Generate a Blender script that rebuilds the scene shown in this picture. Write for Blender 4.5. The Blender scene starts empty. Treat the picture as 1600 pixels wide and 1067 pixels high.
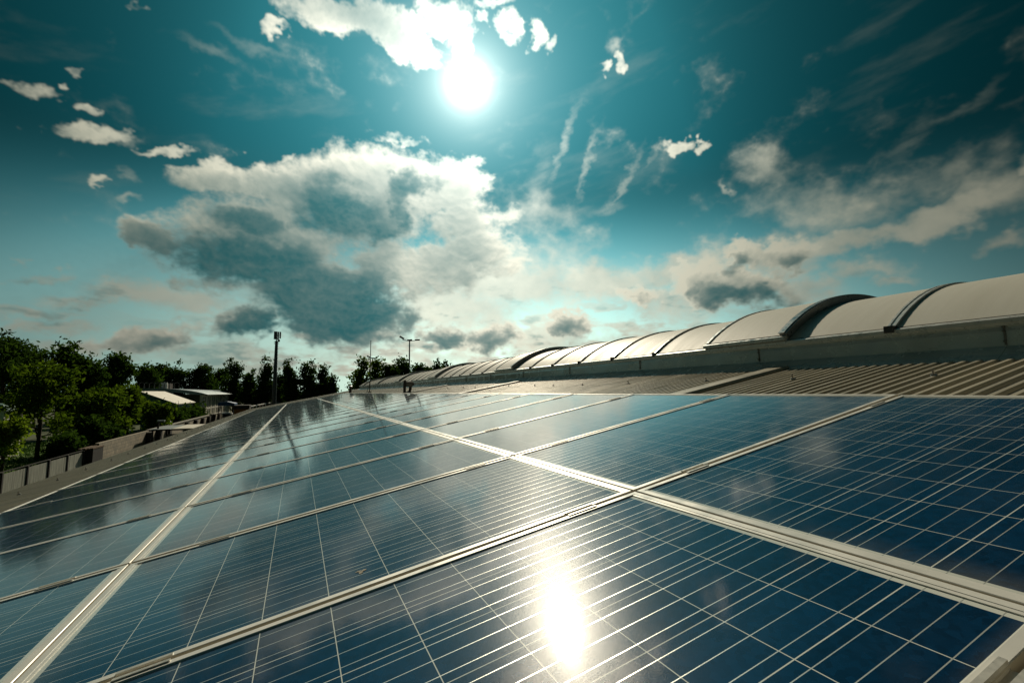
import bpy, bmesh, math, random
import numpy as np
from mathutils import Vector, Matrix, Euler

random.seed(7)
rng = np.random.default_rng(7)
S = bpy.context.scene
COL = S.collection
R = math.radians

# ---------------------------------------------------------------- camera
cam_data = bpy.data.cameras.new('camera')
cam = bpy.data.objects.new('camera', cam_data)
COL.objects.link(cam)
cam_data.sensor_width = 36.0
cam_data.lens = 16.628
cam_data.clip_start = 0.02
cam_data.clip_end = 12000
cam.matrix_world = Matrix(((0.91171, -0.036344, -0.409225, 0.57096),
                           (-0.410772, -0.098169, -0.906438, -1.35510),
                           (-0.007229, 0.994506, -0.104431, 6.30621),
                           (0, 0, 0, 1)))
S.camera = cam
S.render.resolution_x, S.render.resolution_y = 1024, 682
S.view_settings.view_transform = 'Standard'
S.view_settings.look = 'None'
S.view_settings.exposure = 0.0
S.view_settings.gamma = 1.0
S.cycles.use_denoising = True
S.cycles.max_bounces = 8
S.cycles.sample_clamp_indirect = 6.0

# ---------------------------------------------------------------- sun
SUN_AZ, SUN_EL = 18.77, 34.53
SUN_DIR = Vector((math.sin(R(SUN_AZ))*math.cos(R(SUN_EL)), math.cos(R(SUN_AZ))*math.cos(R(SUN_EL)), math.sin(R(SUN_EL))))
sun_data = bpy.data.lights.new('sun', 'SUN')
sun_data.energy = 3.6
sun_data.angle = R(0.53)
sun_data.color = (1.0, 0.88, 0.67)
sun = bpy.data.objects.new('sun', sun_data)
COL.objects.link(sun)
sun.rotation_euler = SUN_DIR.to_track_quat('Z', 'Y').to_euler()

# ---------------------------------------------------------------- sky: clouds in azimuth / elevation (degrees)
# each cloud: azimuth, elevation, half length, half width, tilt, weight
LIT_CLOUDS = [(4.05, 39.19, 10.95, 1.84, 1.7, 1.0), (11.44, 37.45, 5.42, 1.68, -16.3, 0.95), (15.44, 40.23, 4.11, 1.78, 4.1, 0.7), (17.51, 38.48, 2.15, 2.19, 3.0, 0.8),
(-2.0, 38.25, 4.05, 1.16, 5.9, 0.55), (23.59, 39.84, 1.68, 1.39, 0.1, 0.75), (26.67, 38.5, 1.45, 1.53, -14.9, 0.75), (28.41, 37.89, 0.97, 1.59, -40.5, 0.65),
(20.25, 40.31, 1.5, 0.84, 1.7, 0.6), (21.67, 41.55, 3.36, 0.62, 1.0, 0.5), (-23.88, 25.67, 1.76, 0.96, 13.9, 0.62), (-21.97, 27.06, 0.66, 0.51, -0.9, 0.55),
(-20.42, 28.23, 1.0, 0.56, 5.6, 0.48), (-16.39, 34.07, 1.56, 0.56, 21.4, 0.5), (-20.47, 25.11, 1.46, 0.58, -3.4, 0.48), (-19.69, 22.89, 3.95, 1.17, 8.1, 0.76),
(-12.98, 22.86, 3.2, 0.68, 14.8, 0.7), (-17.93, 18.86, 1.24, 0.56, 0.3, 0.62), (-4.06, 36.63, 2.25, 0.57, 10.4, 0.58), (35.96, 34.13, 1.04, 0.65, -5.8, 0.62),
(38.18, 34.35, 0.94, 0.93, -6.9, 0.55), (44.19, 27.27, 1.77, 0.75, -17.3, 0.78), (46.52, 26.64, 0.99, 0.75, -9.7, 0.7), (-1.86, 25.35, 1.07, 0.68, 10.4, 0.5),
(19.2, 26.92, 2.42, 0.67, 1.7, 0.42), (11.64, 28.14, 4.3, 0.8, -3.4, 0.45), (-9.14, 20.92, 5.25, 1.8, 17.1, 0.95), (-2.52, 22.57, 4.48, 1.95, -0.1, 0.95),
(-3.5, 15.98, 11.33, 5.6, 7.5, 1.05), (-12.81, 14.24, 4.04, 1.48, -7.1, 0.85), (-8.62, 11.36, 3.93, 1.68, 6.6, 0.75), (5.76, 22.21, 10.94, 5.43, 6.3, 1.15),
(15.63, 23.34, 6.31, 4.05, 2.8, 1.0), (19.2, 25.22, 3.61, 2.13, -15.8, 0.85), (18.82, 19.89, 7.93, 3.2, 1.4, 0.95), (11.88, 14.48, 9.84, 4.45, 2.6, 1.0),
(20.01, 16.59, 7.12, 2.69, 0.8, 0.85), (1.89, 11.68, 11.5, 4.97, 4.2, 1.1), (5.08, 8.62, 8.75, 4.83, 2.5, 1.2), (-5.27, 7.69, 4.95, 2.22, 34.6, 1.0),
(-13.05, 5.55, 3.98, 1.72, 13.6, 0.75), (15.78, 6.41, 4.12, 1.53, 0.5, 0.85), (21.96, 6.66, 3.58, 2.17, -0.1, 0.85), (30.93, 7.56, 2.62, 1.69, -1.3, 1.0),
(39.7, 11.01, 2.93, 1.34, -3.4, 0.8), (50.04, 10.71, 6.1, 2.64, -5.5, 1.0), (50.86, 14.08, 2.56, 2.04, -7.2, 0.95), (54.27, 13.96, 4.74, 1.74, 7.4, 0.8),
(46.13, 12.14, 4.1, 1.99, -5.1, 0.8)]
GREY_CLOUDS = [(3.66, 20.81, 5.85, 3.46, -4.9, 1.15), (1.63, 19.0, 3.88, 1.62, 11.8, 0.9), (12.11, 23.82, 3.58, 1.5, 14.8, 1.0), (10.1, 21.03, 1.5, 2.27, -4.9, 0.95),
(7.31, 19.1, 3.23, 1.27, 5.0, 0.9), (-5.75, 17.95, 4.79, 1.7, 0.6, 0.9), (-4.95, 13.92, 10.28, 3.08, 0.4, 1.15), (-9.88, 14.09, 4.35, 1.27, -0.6, 0.75),
(1.9, 11.33, 9.46, 3.27, 4.1, 1.15), (4.7, 9.7, 9.08, 5.46, 2.9, 1.3), (-1.95, 9.29, 6.97, 3.47, 4.0, 1.0), (-4.95, 7.37, 4.99, 1.83, 36.5, 1.15),
(-12.03, 5.3, 3.06, 1.12, 13.2, 0.45), (15.78, 6.11, 3.81, 1.3, 0.5, 0.65), (22.12, 6.28, 3.12, 1.7, -0.2, 0.65), (30.92, 7.25, 2.31, 1.39, -1.2, 0.55),
(49.99, 9.81, 5.13, 1.53, -5.1, 0.85), (52.8, 9.69, 2.2, 1.22, -5.6, 0.8), (50.17, 13.13, 1.68, 1.51, -6.6, 0.6), (39.7, 11.01, 2.49, 1.04, -3.4, 0.4),
(45.73, 10.88, 2.46, 1.15, -4.6, 0.6), (56.57, 13.29, 2.83, 0.91, 5.2, 0.4), (29.06, 11.98, 5.48, 1.07, -1.4, 0.4)]
SOFT_CLOUDS = [(-8.27, 4.53, 7.2, 1.05, 2.4, 0.6), (-11.22, 9.15, 5.75, 1.52, -6.2, 0.75), (-17.47, 8.86, 4.85, 0.64, 3.3, 0.6), (-14.26, 9.31, 4.84, 0.73, -5.8, 0.7),
(-21.89, 7.35, 3.79, 0.54, 4.1, 0.55), (-21.71, 10.21, 2.7, 0.49, 5.5, 0.6), (-23.42, 12.02, 0.52, 0.47, 12.0, 0.5), (-21.03, 6.08, 4.28, 0.66, 5.5, 0.6),
(-15.83, 4.17, 7.76, 0.83, 3.0, 0.6), (-19.17, 2.3, 8.18, 0.67, 1.6, 0.5), (-8.16, 2.24, 12.14, 0.78, 0.9, 0.55), (24.35, 13.2, 15.01, 3.82, -0.4, 0.95),
(34.5, 12.56, 11.48, 3.01, -2.6, 0.9), (18.07, 10.12, 11.65, 3.53, 0.7, 0.9), (22.8, 19.94, 9.6, 5.11, 0.1, 0.55), (29.13, 16.15, 9.47, 2.99, -1.7, 0.55),
(28.19, 5.84, 17.07, 2.01, -0.8, 0.8), (12.05, 3.94, 11.87, 1.51, 0.4, 0.7), (43.27, 10.19, 8.46, 3.21, -3.9, 0.8), (40.25, 5.91, 8.66, 1.64, 3.1, 0.7),
(44.11, 13.39, 7.69, 2.02, 3.1, 0.85), (54.56, 13.91, 6.49, 2.26, 5.1, 0.95), (60.77, 14.67, 6.16, 1.61, 5.9, 0.95), (66.6, 15.03, 5.69, 1.37, 1.9, 0.85),
(56.69, 10.66, 5.1, 2.08, -7.1, 0.8), (61.07, 11.64, 3.6, 1.36, -8.9, 0.6), (72.27, 16.99, 1.44, 1.24, 10.0, 0.75), (70.94, 12.51, 2.26, 0.96, 0.7, 0.8),
(63.91, 9.98, 2.35, 0.6, 4.1, 0.5), (57.65, 8.27, 4.4, 0.91, -5.8, 0.5), (54.49, 22.32, 5.16, 2.36, -30.9, 0.55), (57.8, 18.81, 8.8, 3.01, -22.3, 0.55),
(65.46, 17.89, 6.77, 2.89, 9.9, 0.5), (49.35, 22.02, 1.53, 0.5, -37.2, 0.5), (70.41, 15.44, 3.6, 2.1, -15.5, 0.5), (-15.4, 19.64, 1.87, 0.71, -16.0, 0.4),
(-15.48, 17.3, 1.27, 0.52, 12.8, 0.4), (-16.58, 22.86, 1.87, 0.78, 5.5, 0.45), (37.62, 35.86, 1.11, 1.36, -6.7, 0.5)]
CIRRUS = [(30.96, 27.99, 0.71, 4.22, -23.9, 0.85), (33.71, 26.28, 0.54, 4.0, -29.8, 0.75), (37.55, 24.26, 0.53, 4.62, -42.6, 0.6), (28.09, 25.2, 1.72, 4.29, -27.9, 0.4),
(41.05, 26.54, 0.36, 2.73, -50.7, 0.45), (34.73, 21.0, 3.08, 0.72, 5.3, 0.4), (30.02, 21.26, 4.77, 1.29, -2.3, 0.45), (65.78, 21.74, 0.78, 3.67, -54.9, 0.3),
(69.5, 23.65, 0.53, 3.57, -64.7, 0.3), (-9.9, 32.87, 3.37, 0.66, 3.5, 0.3), (-5.74, 34.58, 4.2, 0.57, -2.1, 0.3)]


class Nodes:
    """a small helper that adds shader nodes and wires plain values or sockets into them"""
    def __init__(self, tree):
        self.t = tree
        self.n = tree.nodes
        self.l = tree.links
    def put(self, sock, v):
        if v is None:
            return
        if isinstance(v, bpy.types.NodeSocket):
            self.l.new(v, sock)
        elif isinstance(v, (tuple, list)) and len(v) == 3 and sock.type == 'RGBA':
            sock.default_value = (*v, 1.0)
        else:
            sock.default_value = v
    def node(self, kind, **kw):
        nd = self.n.new(kind)
        for k, v in kw.items():
            setattr(nd, k, v)
        return nd
    def math(self, op, a, b=None, c=None, clamp=False):
        nd = self.node('ShaderNodeMath', operation=op, use_clamp=clamp)
        self.put(nd.inputs[0], a); self.put(nd.inputs[1], b); self.put(nd.inputs[2], c)
        return nd.outputs[0]
    def vec(self, op, a, b=None, scale=None):
        nd = self.node('ShaderNodeVectorMath', operation=op)
        self.put(nd.inputs[0], a); self.put(nd.inputs[1], b)
        if scale is not None:
            self.put(nd.inputs['Scale'], scale)
        return nd.outputs['Value'] if op in ('LENGTH', 'DOT_PRODUCT', 'DISTANCE') else nd.outputs['Vector']
    def remap(self, v, a, b, c=0.0, d=1.0, smooth=False):
        nd = self.node('ShaderNodeMapRange', interpolation_type='SMOOTHSTEP' if smooth else 'LINEAR')
        for i, x in enumerate((v, a, b, c, d)):
            self.put(nd.inputs[i], x)
        return nd.outputs[0]
    def mix(self, f, a, b, blend='MIX'):
        nd = self.node('ShaderNodeMix', data_type='RGBA', blend_type=blend)
        self.put(nd.inputs[0], f); self.put(nd.inputs[6], a); self.put(nd.inputs[7], b)
        return nd.outputs[2]
    def noise(self, vec, scale, detail=4.0, rough=0.5, dist=0.0, out='Fac', dims='3D'):
        nd = self.node('ShaderNodeTexNoise', noise_dimensions=dims)
        self.put(nd.inputs['Vector'], vec)
        nd.inputs['Scale'].default_value = scale
        nd.inputs['Detail'].default_value = detail
        nd.inputs['Roughness'].default_value = rough
        nd.inputs['Distortion'].default_value = dist
        return nd.outputs[out]
    def mapping(self, vec, loc=(0, 0, 0), rot=(0, 0, 0), scale=(1, 1, 1), kind='POINT'):
        nd = self.node('ShaderNodeMapping', vector_type=kind)
        self.put(nd.inputs[0], vec)
        nd.inputs[1].default_value = loc; nd.inputs[2].default_value = rot; nd.inputs[3].default_value = scale
        return nd.outputs[0]
    def sep(self, vec):
        nd = self.node('ShaderNodeSeparateXYZ'); self.put(nd.inputs[0], vec)
        return nd.outputs
    def comb(self, x, y, z):
        nd = self.node('ShaderNodeCombineXYZ')
        self.put(nd.inputs[0], x); self.put(nd.inputs[1], y); self.put(nd.inputs[2], z)
        return nd.outputs[0]
    def gain(self, col, f):
        return self.vec('SCALE', col, scale=f)

world = bpy.data.worlds.new('World')
S.world = world
world.use_nodes = True

CLOUD_AZ, CLOUD_EL, CLOUD_STEP = (-46.0, 86.0), (-2.0, 66.0), 0.09

def cloud_map():
    """cover, transmitted light and shadow shafts of the cloud layer over azimuth and elevation, grown from noise"""
    nx = int((CLOUD_AZ[1]-CLOUD_AZ[0])/CLOUD_STEP); ny = int((CLOUD_EL[1]-CLOUD_EL[0])/CLOUD_STEP)
    az, el = np.meshgrid(np.linspace(*CLOUD_AZ, nx), np.linspace(*CLOUD_EL, ny))
    a, e = np.radians(az), np.radians(el)
    d = np.stack([np.sin(a)*np.cos(e), np.cos(a)*np.cos(e), np.sin(e)*1.35]).astype(np.float32)
    g = np.random.default_rng(11)
    perm = g.permutation(256).astype(np.int32); perm = np.concatenate([perm, perm, perm])
    grad = g.normal(size=(256, 3)); grad = (grad/np.linalg.norm(grad, axis=1)[:, None]).astype(np.float32)
    def perlin(q):
        i = np.floor(q).astype(np.int32); f = q - i; i &= 255
        u = f*f*f*(f*(f*6-15)+10)
        tot = 0
        for cx in (0, 1):
            wx = u[0] if cx else 1-u[0]
            px = perm[i[0]+cx]
            for cy in (0, 1):
                wy = u[1] if cy else 1-u[1]
                py = perm[px+i[1]+cy]
                for cz in (0, 1):
                    wz = u[2] if cz else 1-u[2]
                    gr = grad[perm[py+i[2]+cz]]
                    tot = tot + wx*wy*wz*(gr[..., 0]*(f[0]-cx)+gr[..., 1]*(f[1]-cy)+gr[..., 2]*(f[2]-cz))
        return tot
    def fbm(q, scale, octs, gain=0.5, billow=False):
        tot = 0; amp = 1.0; nrm = 0
        for k in range(octs):
            v = perlin(q*np.float32(scale*2.03**k) + np.float32(17.3*k+3.1))
            tot = tot + amp*((np.abs(v)*2.2-0.5) if billow else v*1.6); nrm += amp; amp *= gain
        return tot/nrm
    def smooth(v, lo, hi):
        t = np.clip((v-lo)/(hi-lo), 0, 1); return t*t*(3-2*t)
    wx, wy = fbm(d, 5.0, 4, 0.55), fbm(d+np.float32(40.5), 5.0, 4, 0.55)
    fx, fy = fbm(d+np.float32(80.5), 26.0, 4, 0.65), fbm(d+np.float32(120.5), 26.0, 4, 0.65)
    def field(table, k, soft=(1.2, 0.2)):
        qx, qy = az + k*(3.4*wx + 1.6*fx), el + k*(2.4*wy + 1.3*fy)
        acc = np.zeros_like(az)
        for ca, ce, ra, re, rot, wt in table:
            c, s_ = math.cos(R(rot)), math.sin(R(rot))
            dx, dy = qx-ca, qy-ce
            r = np.hypot((dx*c+dy*s_)/(ra*1.1), (-dx*s_+dy*c)/(re*1.1))
            acc = np.maximum(acc, wt*smooth(-r, -soft[0], -soft[1]))
        return acc
    n_low = fbm(d, 9.0, 9, 0.56)
    bil = fbm(d+np.float32(7.7), 20.0, 6, 0.52, billow=True)
    lit = field(LIT_CLOUDS, 1.0)
    wisp = fbm(d+np.float32(61.0), 3.6, 8, 0.6)
    fine = fbm(d+np.float32(31.7), 70.0, 4, 0.6, billow=True)
    dens = lit*0.95 + 0.62*n_low - 0.40*bil - 0.20*fine + 0.28*wisp - 0.20*(1-smooth(lit, 0.0, 0.4))
    cover = smooth(dens, 0.13, 0.78)
    soft = field(SOFT_CLOUDS, 1.0, (1.35, 0.0)) + 0.55*n_low - 0.25*bil
    soft = np.clip(0.85*smooth(soft, 0.10, 0.90), 0, 1)
    # rows of small heaps low over the horizon, seen through more and more air
    heap = fbm(np.stack([d[0], d[1], d[2]*2.1]).astype(np.float32)+np.float32(5.5), 15.0, 7, 0.55)
    low = smooth(-el, -17, -4)*smooth(el, -1, 2)
    heaps = 0.97*smooth(heap, -0.16, 0.16)*low*smooth(az, -22, 2)*smooth(-az, -58, -40)
    soft = np.maximum(soft, heaps)
    # optical depth: thin toward the edges, heavy in the named grey bodies
    grey = field(GREY_CLOUDS, 1.0, (1.3, 0.0))
    depth = 0.42*smooth(dens + 0.6*n_low, 0.45, 1.5) + 2.1*smooth(grey + 0.60*n_low - 0.30*bil - 0.12*fine, 0.20, 1.0)*smooth(dens, 0.20, 0.62)
    # relief: a bulge turned toward the sun is brighter than one turned away
    hgt = 0.9*fbm(d, 9.0, 4, 0.5) - 0.45*fbm(d+np.float32(7.7), 20.0, 2, 0.45, billow=True) + 0.25*smooth(dens, 0.2, 1.1)
    gy, gx = np.gradient(hgt, CLOUD_STEP)
    sx, sy = SUN_AZ-az, SUN_EL-el
    sn = np.hypot(sx, sy)+4.0
    slope = -(gx*sx+gy*sy)/sn
    # light that reaches each point after crossing the cloud between it and the sun
    body = smooth(dens, 0.15, 1.15)
    jx, jy = np.meshgrid(np.arange(nx), np.arange(ny))
    far = np.hypot(sx, sy)+1e-6
    crossed = np.zeros_like(az); s0 = 0.0
    for s1 in (0.35, 0.8, 1.4, 2.2, 3.2, 4.5, 6.2, 8.5):
        m = np.minimum(0.5*(s0+s1), far)/far/CLOUD_STEP
        crossed += (s1-s0)*body[np.clip((jy+sy*m).astype(int), 0, ny-1), np.clip((jx+sx*m).astype(int), 0, nx-1)]
        s0 = s1
    direct = np.exp(-0.27*crossed)
    through = np.exp(-0.80*depth)*(0.34+0.98*direct)*(0.95+0.16*np.clip(slope*1.2, -1.2, 1.2)) + 0.03*np.clip(slope*1.2, -1, 1.5)
    through = np.clip((through + 0.14*n_low - 0.10*bil - 0.10*fine - 0.06)*1.10, 0.0, 1.3)
    through = np.where(cover > 1e-3, (through*cover + np.clip(0.84+0.5*n_low-0.55*smooth(heap, 0.16, 0.42)*low, 0, 1)*soft*(1-cover))/np.maximum(cover+soft*(1-cover), 1e-4), np.clip(0.84+0.5*n_low-0.55*smooth(heap, 0.16, 0.42)*low, 0, 1))
    cover = cover + (1-cover)*soft
    # thin high streaks
    st = fbm(np.stack([d[0]*1.0+d[2]*0.9, d[1], d[2]*4.5-d[0]*3.2]).astype(np.float32), 9.0, 7, 0.6)
    ci = field(CIRRUS, 0.8, (1.15, 0.0))*np.clip(0.75+1.3*st, 0, 1)*0.75
    veil = np.clip(smooth(fbm(np.stack([d[0]+d[2]*0.5, d[1], d[2]*3.0-d[0]*1.2]).astype(np.float32), 3.2, 8, 0.58), 0.05, 0.6)*0.15, 0, 0.2)*smooth(el, 6, 22)
    thin = np.maximum(ci, veil)
    through = np.where(cover > 1e-3, (through*cover + 0.62*thin*(1-cover))/np.maximum(cover+thin*(1-cover), 1e-4), np.where(soft > 1e-3, through, 0.62))
    cover = cover + (1-cover)*thin
    # shafts: what the thick clouds block of the light on its way from the sun
    occl = np.clip(depth*smooth(dens, 0.25, 0.6), 0, 2)
    shaft = np.zeros_like(occl); steps = 28
    ix0, iy0 = np.meshgrid(np.arange(nx), np.arange(ny))
    si, sj = (SUN_AZ-CLOUD_AZ[0])/CLOUD_STEP, (SUN_EL-CLOUD_EL[0])/CLOUD_STEP
    for k in range(steps):
        t = 0.55*(k+0.5)/steps
        shaft += occl[np.clip((iy0+(sj-iy0)*t).astype(int), 0, ny-1), np.clip((ix0+(si-ix0)*t).astype(int), 0, nx-1)]
    shaft = np.clip(shaft/steps, 0, 1)
    through = np.clip(through*(1-0.25*shaft), 0, 1.3)
    img = bpy.data.images.new('cloud_map', nx, ny, alpha=False, float_buffer=True)
    img.colorspace_settings.name = 'Non-Color'
    px = np.ones((ny, nx, 4), np.float32)
    px[..., 0], px[..., 1], px[..., 2] = cover, through, shaft
    edge = smooth(az, CLOUD_AZ[0], CLOUD_AZ[0]+12)*smooth(-az, -CLOUD_AZ[1], -CLOUD_AZ[1]+12)
    px[..., 0] *= edge; px[..., 2] *= edge
    img.pixels.foreach_set(px.ravel())
    img.update(); img.pack()
    return img

def build_sky():
    w = Nodes(world.node_tree)
    w.n.clear()
    out = w.node('ShaderNodeOutputWorld')
    bg = w.node('ShaderNodeBackground')
    bg.inputs['Strength'].default_value = 0.1
    w.l.new(bg.outputs[0], out.inputs[0])
    d = w.node('ShaderNodeTexCoord').outputs['Generated']
    d = w.vec('NORMALIZE', d)
    x, y, z = w.sep(d)
    sky = w.node('ShaderNodeTexSky', sky_type='NISHITA', sun_disc=False)
    sky.sun_elevation = R(SUN_EL)
    sky.sun_rotation = R(SUN_AZ)
    sky.air_density = 1.0; sky.dust_density = 1.2; sky.ozone_density = 2.0
    bw = w.node('ShaderNodeRGBToBW'); w.l.new(sky.outputs[0], bw.inputs[0])
    lum = bw.outputs[0]
    mu_raw = w.vec('DOT_PRODUCT', d, tuple(SUN_DIR))
    mu = w.math('MAXIMUM', mu_raw, 0.0)
    g2 = w.math('POWER', mu, 3.0)
    g6 = w.math('POWER', mu, 7.0)
    g14 = w.math('POWER', mu, 16.0)
    g60 = w.math('POWER', mu, 60.0)
    # clear air: cool blue-green, paler and warmer toward the horizon and the sun
    low = w.remap(z, -0.02, 0.40, 1.0, 0.0, smooth=True)
    teal = w.mix(g6, (0.0, 0.60, 0.76), (0.10, 0.84, 1.0))
    pale = w.mix(w.math('MULTIPLY', w.remap(z, -0.02, 0.46, 1.0, 0.0, smooth=True), w.math('ADD', 0.40, w.math('MULTIPLY', g2, 0.55))), teal, (0.92, 0.93, 0.64))
    lum_c = w.math('MINIMUM', lum, 6.0)
    amount = w.math('ADD', w.math('MULTIPLY', g2, 0.27), 0.012)
    amount = w.math('ADD', amount, w.math('MULTIPLY', g14, 0.22))
    amount = w.math('ADD', amount, w.math('MULTIPLY', low, w.math('ADD', w.math('ADD', w.math('MULTIPLY', g2, 1.9), w.math('MULTIPLY', g6, 4.2)), 0.085)))
    # the side of the sky that faces the sun is bright again
    amount = w.math('ADD', amount, w.remap(mu_raw, 0.15, -0.55, 0.0, 0.16, smooth=True))
    air = w.gain(pale, w.math('MULTIPLY', lum_c, amount))
    # ---- clouds: cover, light that comes through, and shadow shafts, from the cloud map
    az = w.math('MULTIPLY', w.math('ARCTAN2', x, y), 180/math.pi)
    el = w.math('MULTIPLY', w.math('ARCSINE', z), 180/math.pi)
    uv = w.comb(w.math('DIVIDE', w.math('SUBTRACT', az, CLOUD_AZ[0]), CLOUD_AZ[1]-CLOUD_AZ[0]),
                w.math('DIVIDE', w.math('SUBTRACT', el, CLOUD_EL[0]), CLOUD_EL[1]-CLOUD_EL[0]), 0.0)
    tex = w.node('ShaderNodeTexImage', extension='EXTEND', interpolation='Cubic')
    tex.image = cloud_map()
    w.put(tex.inputs[0], uv)
    cover, through, shaft = w.node('ShaderNodeSeparateColor'), None, None
    w.l.new(tex.outputs['Color'], cover.inputs[0])
    cover, through, shaft = cover.outputs
    air = w.gain(air, w.math('SUBTRACT', 1.0, w.math('MULTIPLY', shaft, 0.32)))
    bright = w.math('ADD', w.math('ADD', w.math('MULTIPLY', g6, 11.5), 2.0), w.math('MULTIPLY', g60, 4.0))
    litc = w.gain(w.mix(w.math('MULTIPLY', low, 0.7), w.mix(g6, (0.95, 0.94, 0.70), (1.0, 0.95, 0.80)), (1.0, 0.93, 0.75)), w.math('MULTIPLY', bright, w.math('ADD', 1.0, w.math('MULTIPLY', low, 0.35))))
    shc = w.gain(w.mix(g6, (0.17, 0.90, 0.96), (0.32, 0.96, 1.0)), w.math('ADD', w.math('ADD', w.math('MULTIPLY', g6, 1.9), 0.45), w.math('MULTIPLY', low, 0.35)))
    cloud = w.mix(through, shc, litc)
    col = w.mix(cover, air, w.gain(cloud, w.math('SUBTRACT', 1.0, w.math('MULTIPLY', shaft, 0.12))))
    # light scattered round the sun and the sun itself, by the angle from it (degrees)
    theta = w.math('MULTIPLY', w.math('ARCCOSINE', w.math('MINIMUM', mu, 1.0)), 180/math.pi)
    for width, gain, tint in ((0.78, 75.0, (1.0, 0.96, 0.84)), (3.0, 14.0, (1.0, 0.96, 0.82)), (9.5, 3.4, (0.24, 0.90, 1.0))):
        f = w.math('MULTIPLY', w.math('EXPONENT', w.math('DIVIDE', theta, -width)), gain)
        col = w.vec('ADD', col, w.gain(tint, f))
    # below the horizon
    col = w.mix(w.remap(z, -0.02, 0.0), (0.25, 0.45, 0.42), col)
    w.put(bg.inputs['Color'], col)
build_sky()
world.cycles.sampling_method = 'MANUAL'
world.cycles.sample_map_resolution = 512

# ---------------------------------------------------------------- object helpers
def link(name, mesh, material=None, parent=None):
    o = bpy.data.objects.new(name, mesh)
    COL.objects.link(o)
    if material is not None and not mesh.materials:
        mesh.materials.append(material)
    if parent is not None:
        o.parent = parent
    return o

def tag(o, label=None, cat=None, group=None, kind=None):
    for k, v in (('label', label), ('category', cat), ('group', group), ('kind', kind)):
        if v:
            o[k] = v
    return o

def empty(name, label, cat, loc=(0, 0, 0), rot=(0, 0, 0), group=None):
    o = bpy.data.objects.new(name, None)
    COL.objects.link(o)
    o.empty_display_size = 0.2
    o.location = loc
    o.rotation_euler = rot
    return tag(o, label, cat, group)

class Shape:
    """collects boxes, tubes, prisms and sheets and turns them into one mesh"""
    def __init__(self):
        self.v, self.f = [], []
    def add(self, vs, fs):
        b = len(self.v)
        self.v += [tuple(map(float, p)) for p in vs]
        self.f += [tuple(i+b for i in q) for q in fs]
        return self
    def box(self, x0, x1, y0, y1, z0, z1):
        return self.add([(x0, y0, z0), (x1, y0, z0), (x1, y1, z0), (x0, y1, z0), (x0, y0, z1), (x1, y0, z1), (x1, y1, z1), (x0, y1, z1)],
                        [(0, 3, 2, 1), (4, 5, 6, 7), (0, 1, 5, 4), (1, 2, 6, 5), (2, 3, 7, 6), (3, 0, 4, 7)])
    def tube(self, pts, radii, n=8, cap=True):
        pts = [Vector(p) for p in pts]
        if not hasattr(radii, '__len__'):
            radii = [radii]*len(pts)
        vs, fs = [], []
        up = Vector((0.13, 0.21, 1)).normalized()
        for i, p in enumerate(pts):
            t = (pts[min(i+1, len(pts)-1)]-pts[max(i-1, 0)]).normalized()
            a = t.cross(up)
            if a.length < 1e-3:
                a = t.cross(Vector((1, 0, 0)))
            a.normalize(); b = t.cross(a)
            for k in range(n):
                w = 2*math.pi*k/n
                vs.append(p+(a*math.cos(w)+b*math.sin(w))*radii[i])
        for i in range(len(pts)-1):
            for k in range(n):
                fs.append((i*n+k, i*n+(k+1) % n, (i+1)*n+(k+1) % n, (i+1)*n+k))
        if cap:
            fs.append(tuple(range(n-1, -1, -1)))
            fs.append(tuple((len(pts)-1)*n+k for k in range(n)))
        return self.add(vs, fs)
    def prism(self, profile, axis, a, b):
        """a closed profile (list of 2D points) pushed along an axis from a to b"""
        def P(q, t):
            return {'x': (t, q[0], q[1]), 'y': (q[0], t, q[1]), 'z': (q[0], q[1], t)}[axis]
        n = len(profile)
        vs = [P(q, a) for q in profile]+[P(q, b) for q in profile]
        fs = [(i, (i+1) % n, n+(i+1) % n, n+i) for i in range(n)]
        fs += [tuple(range(n-1, -1, -1)), tuple(range(n, 2*n))]
        return self.add(vs, fs)
    def mesh(self, name, smooth=False):
        me = bpy.data.meshes.new(name)
        me.from_pydata(self.v, [], self.f)
        bm = bmesh.new(); bm.from_mesh(me)
        bmesh.ops.recalc_face_normals(bm, faces=bm.faces)
        bm.to_mesh(me); bm.free()
        if smooth:
            me.shade_smooth()
            me.set_sharp_from_angle(angle=R(40))
        me.update()
        return me
    def build(self, name, material, parent=None, smooth=False):
        return link(name, self.mesh(name, smooth), material, parent)

def bevelled(o, w=0.01, seg=2):
    m = o.modifiers.new('bevel', 'BEVEL')
    m.width = w; m.segments = seg; m.limit_method = 'ANGLE'; m.angle_limit = R(35)
    return o

# ---------------------------------------------------------------- materials
def material(name, color, rough=0.6, metal=0.0, spec=0.5, vary=0.25, scale=3.0, color2=None, bump=0.0, bump_scale=30.0, streak=None, coord='Object'):
    m = bpy.data.materials.new(name)
    m.use_nodes = True
    w = Nodes(m.node_tree)
    b = w.n['Principled BSDF']
    co = w.node('ShaderNodeTexCoord').outputs[coord]
    src = co if streak is None else w.mapping(co, scale=streak)
    n = w.noise(src, scale, 7.0, 0.62)
    c2 = color2 or tuple(c*(1-vary*1.6) for c in color)
    f = w.remap(n, 0.32, 0.72)
    w.put(b.inputs['Base Color'], w.mix(f, color, c2))
    w.put(b.inputs['Roughness'], w.remap(w.noise(src, scale*2.7, 4.0, 0.6), 0.3, 0.7, max(rough-0.12, 0.02), min(rough+0.14, 1)))
    b.inputs['Metallic'].default_value = metal
    b.inputs['Specular IOR Level'].default_value = spec
    if bump:
        bp = w.node('ShaderNodeBump')
        bp.inputs['Strength'].default_value = 1.0
        bp.inputs['Distance'].default_value = bump
        w.put(bp.inputs['Height'], w.noise(src, bump_scale, 5.0, 0.6))
        w.l.new(bp.outputs[0], b.inputs['Normal'])
    return m

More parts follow.
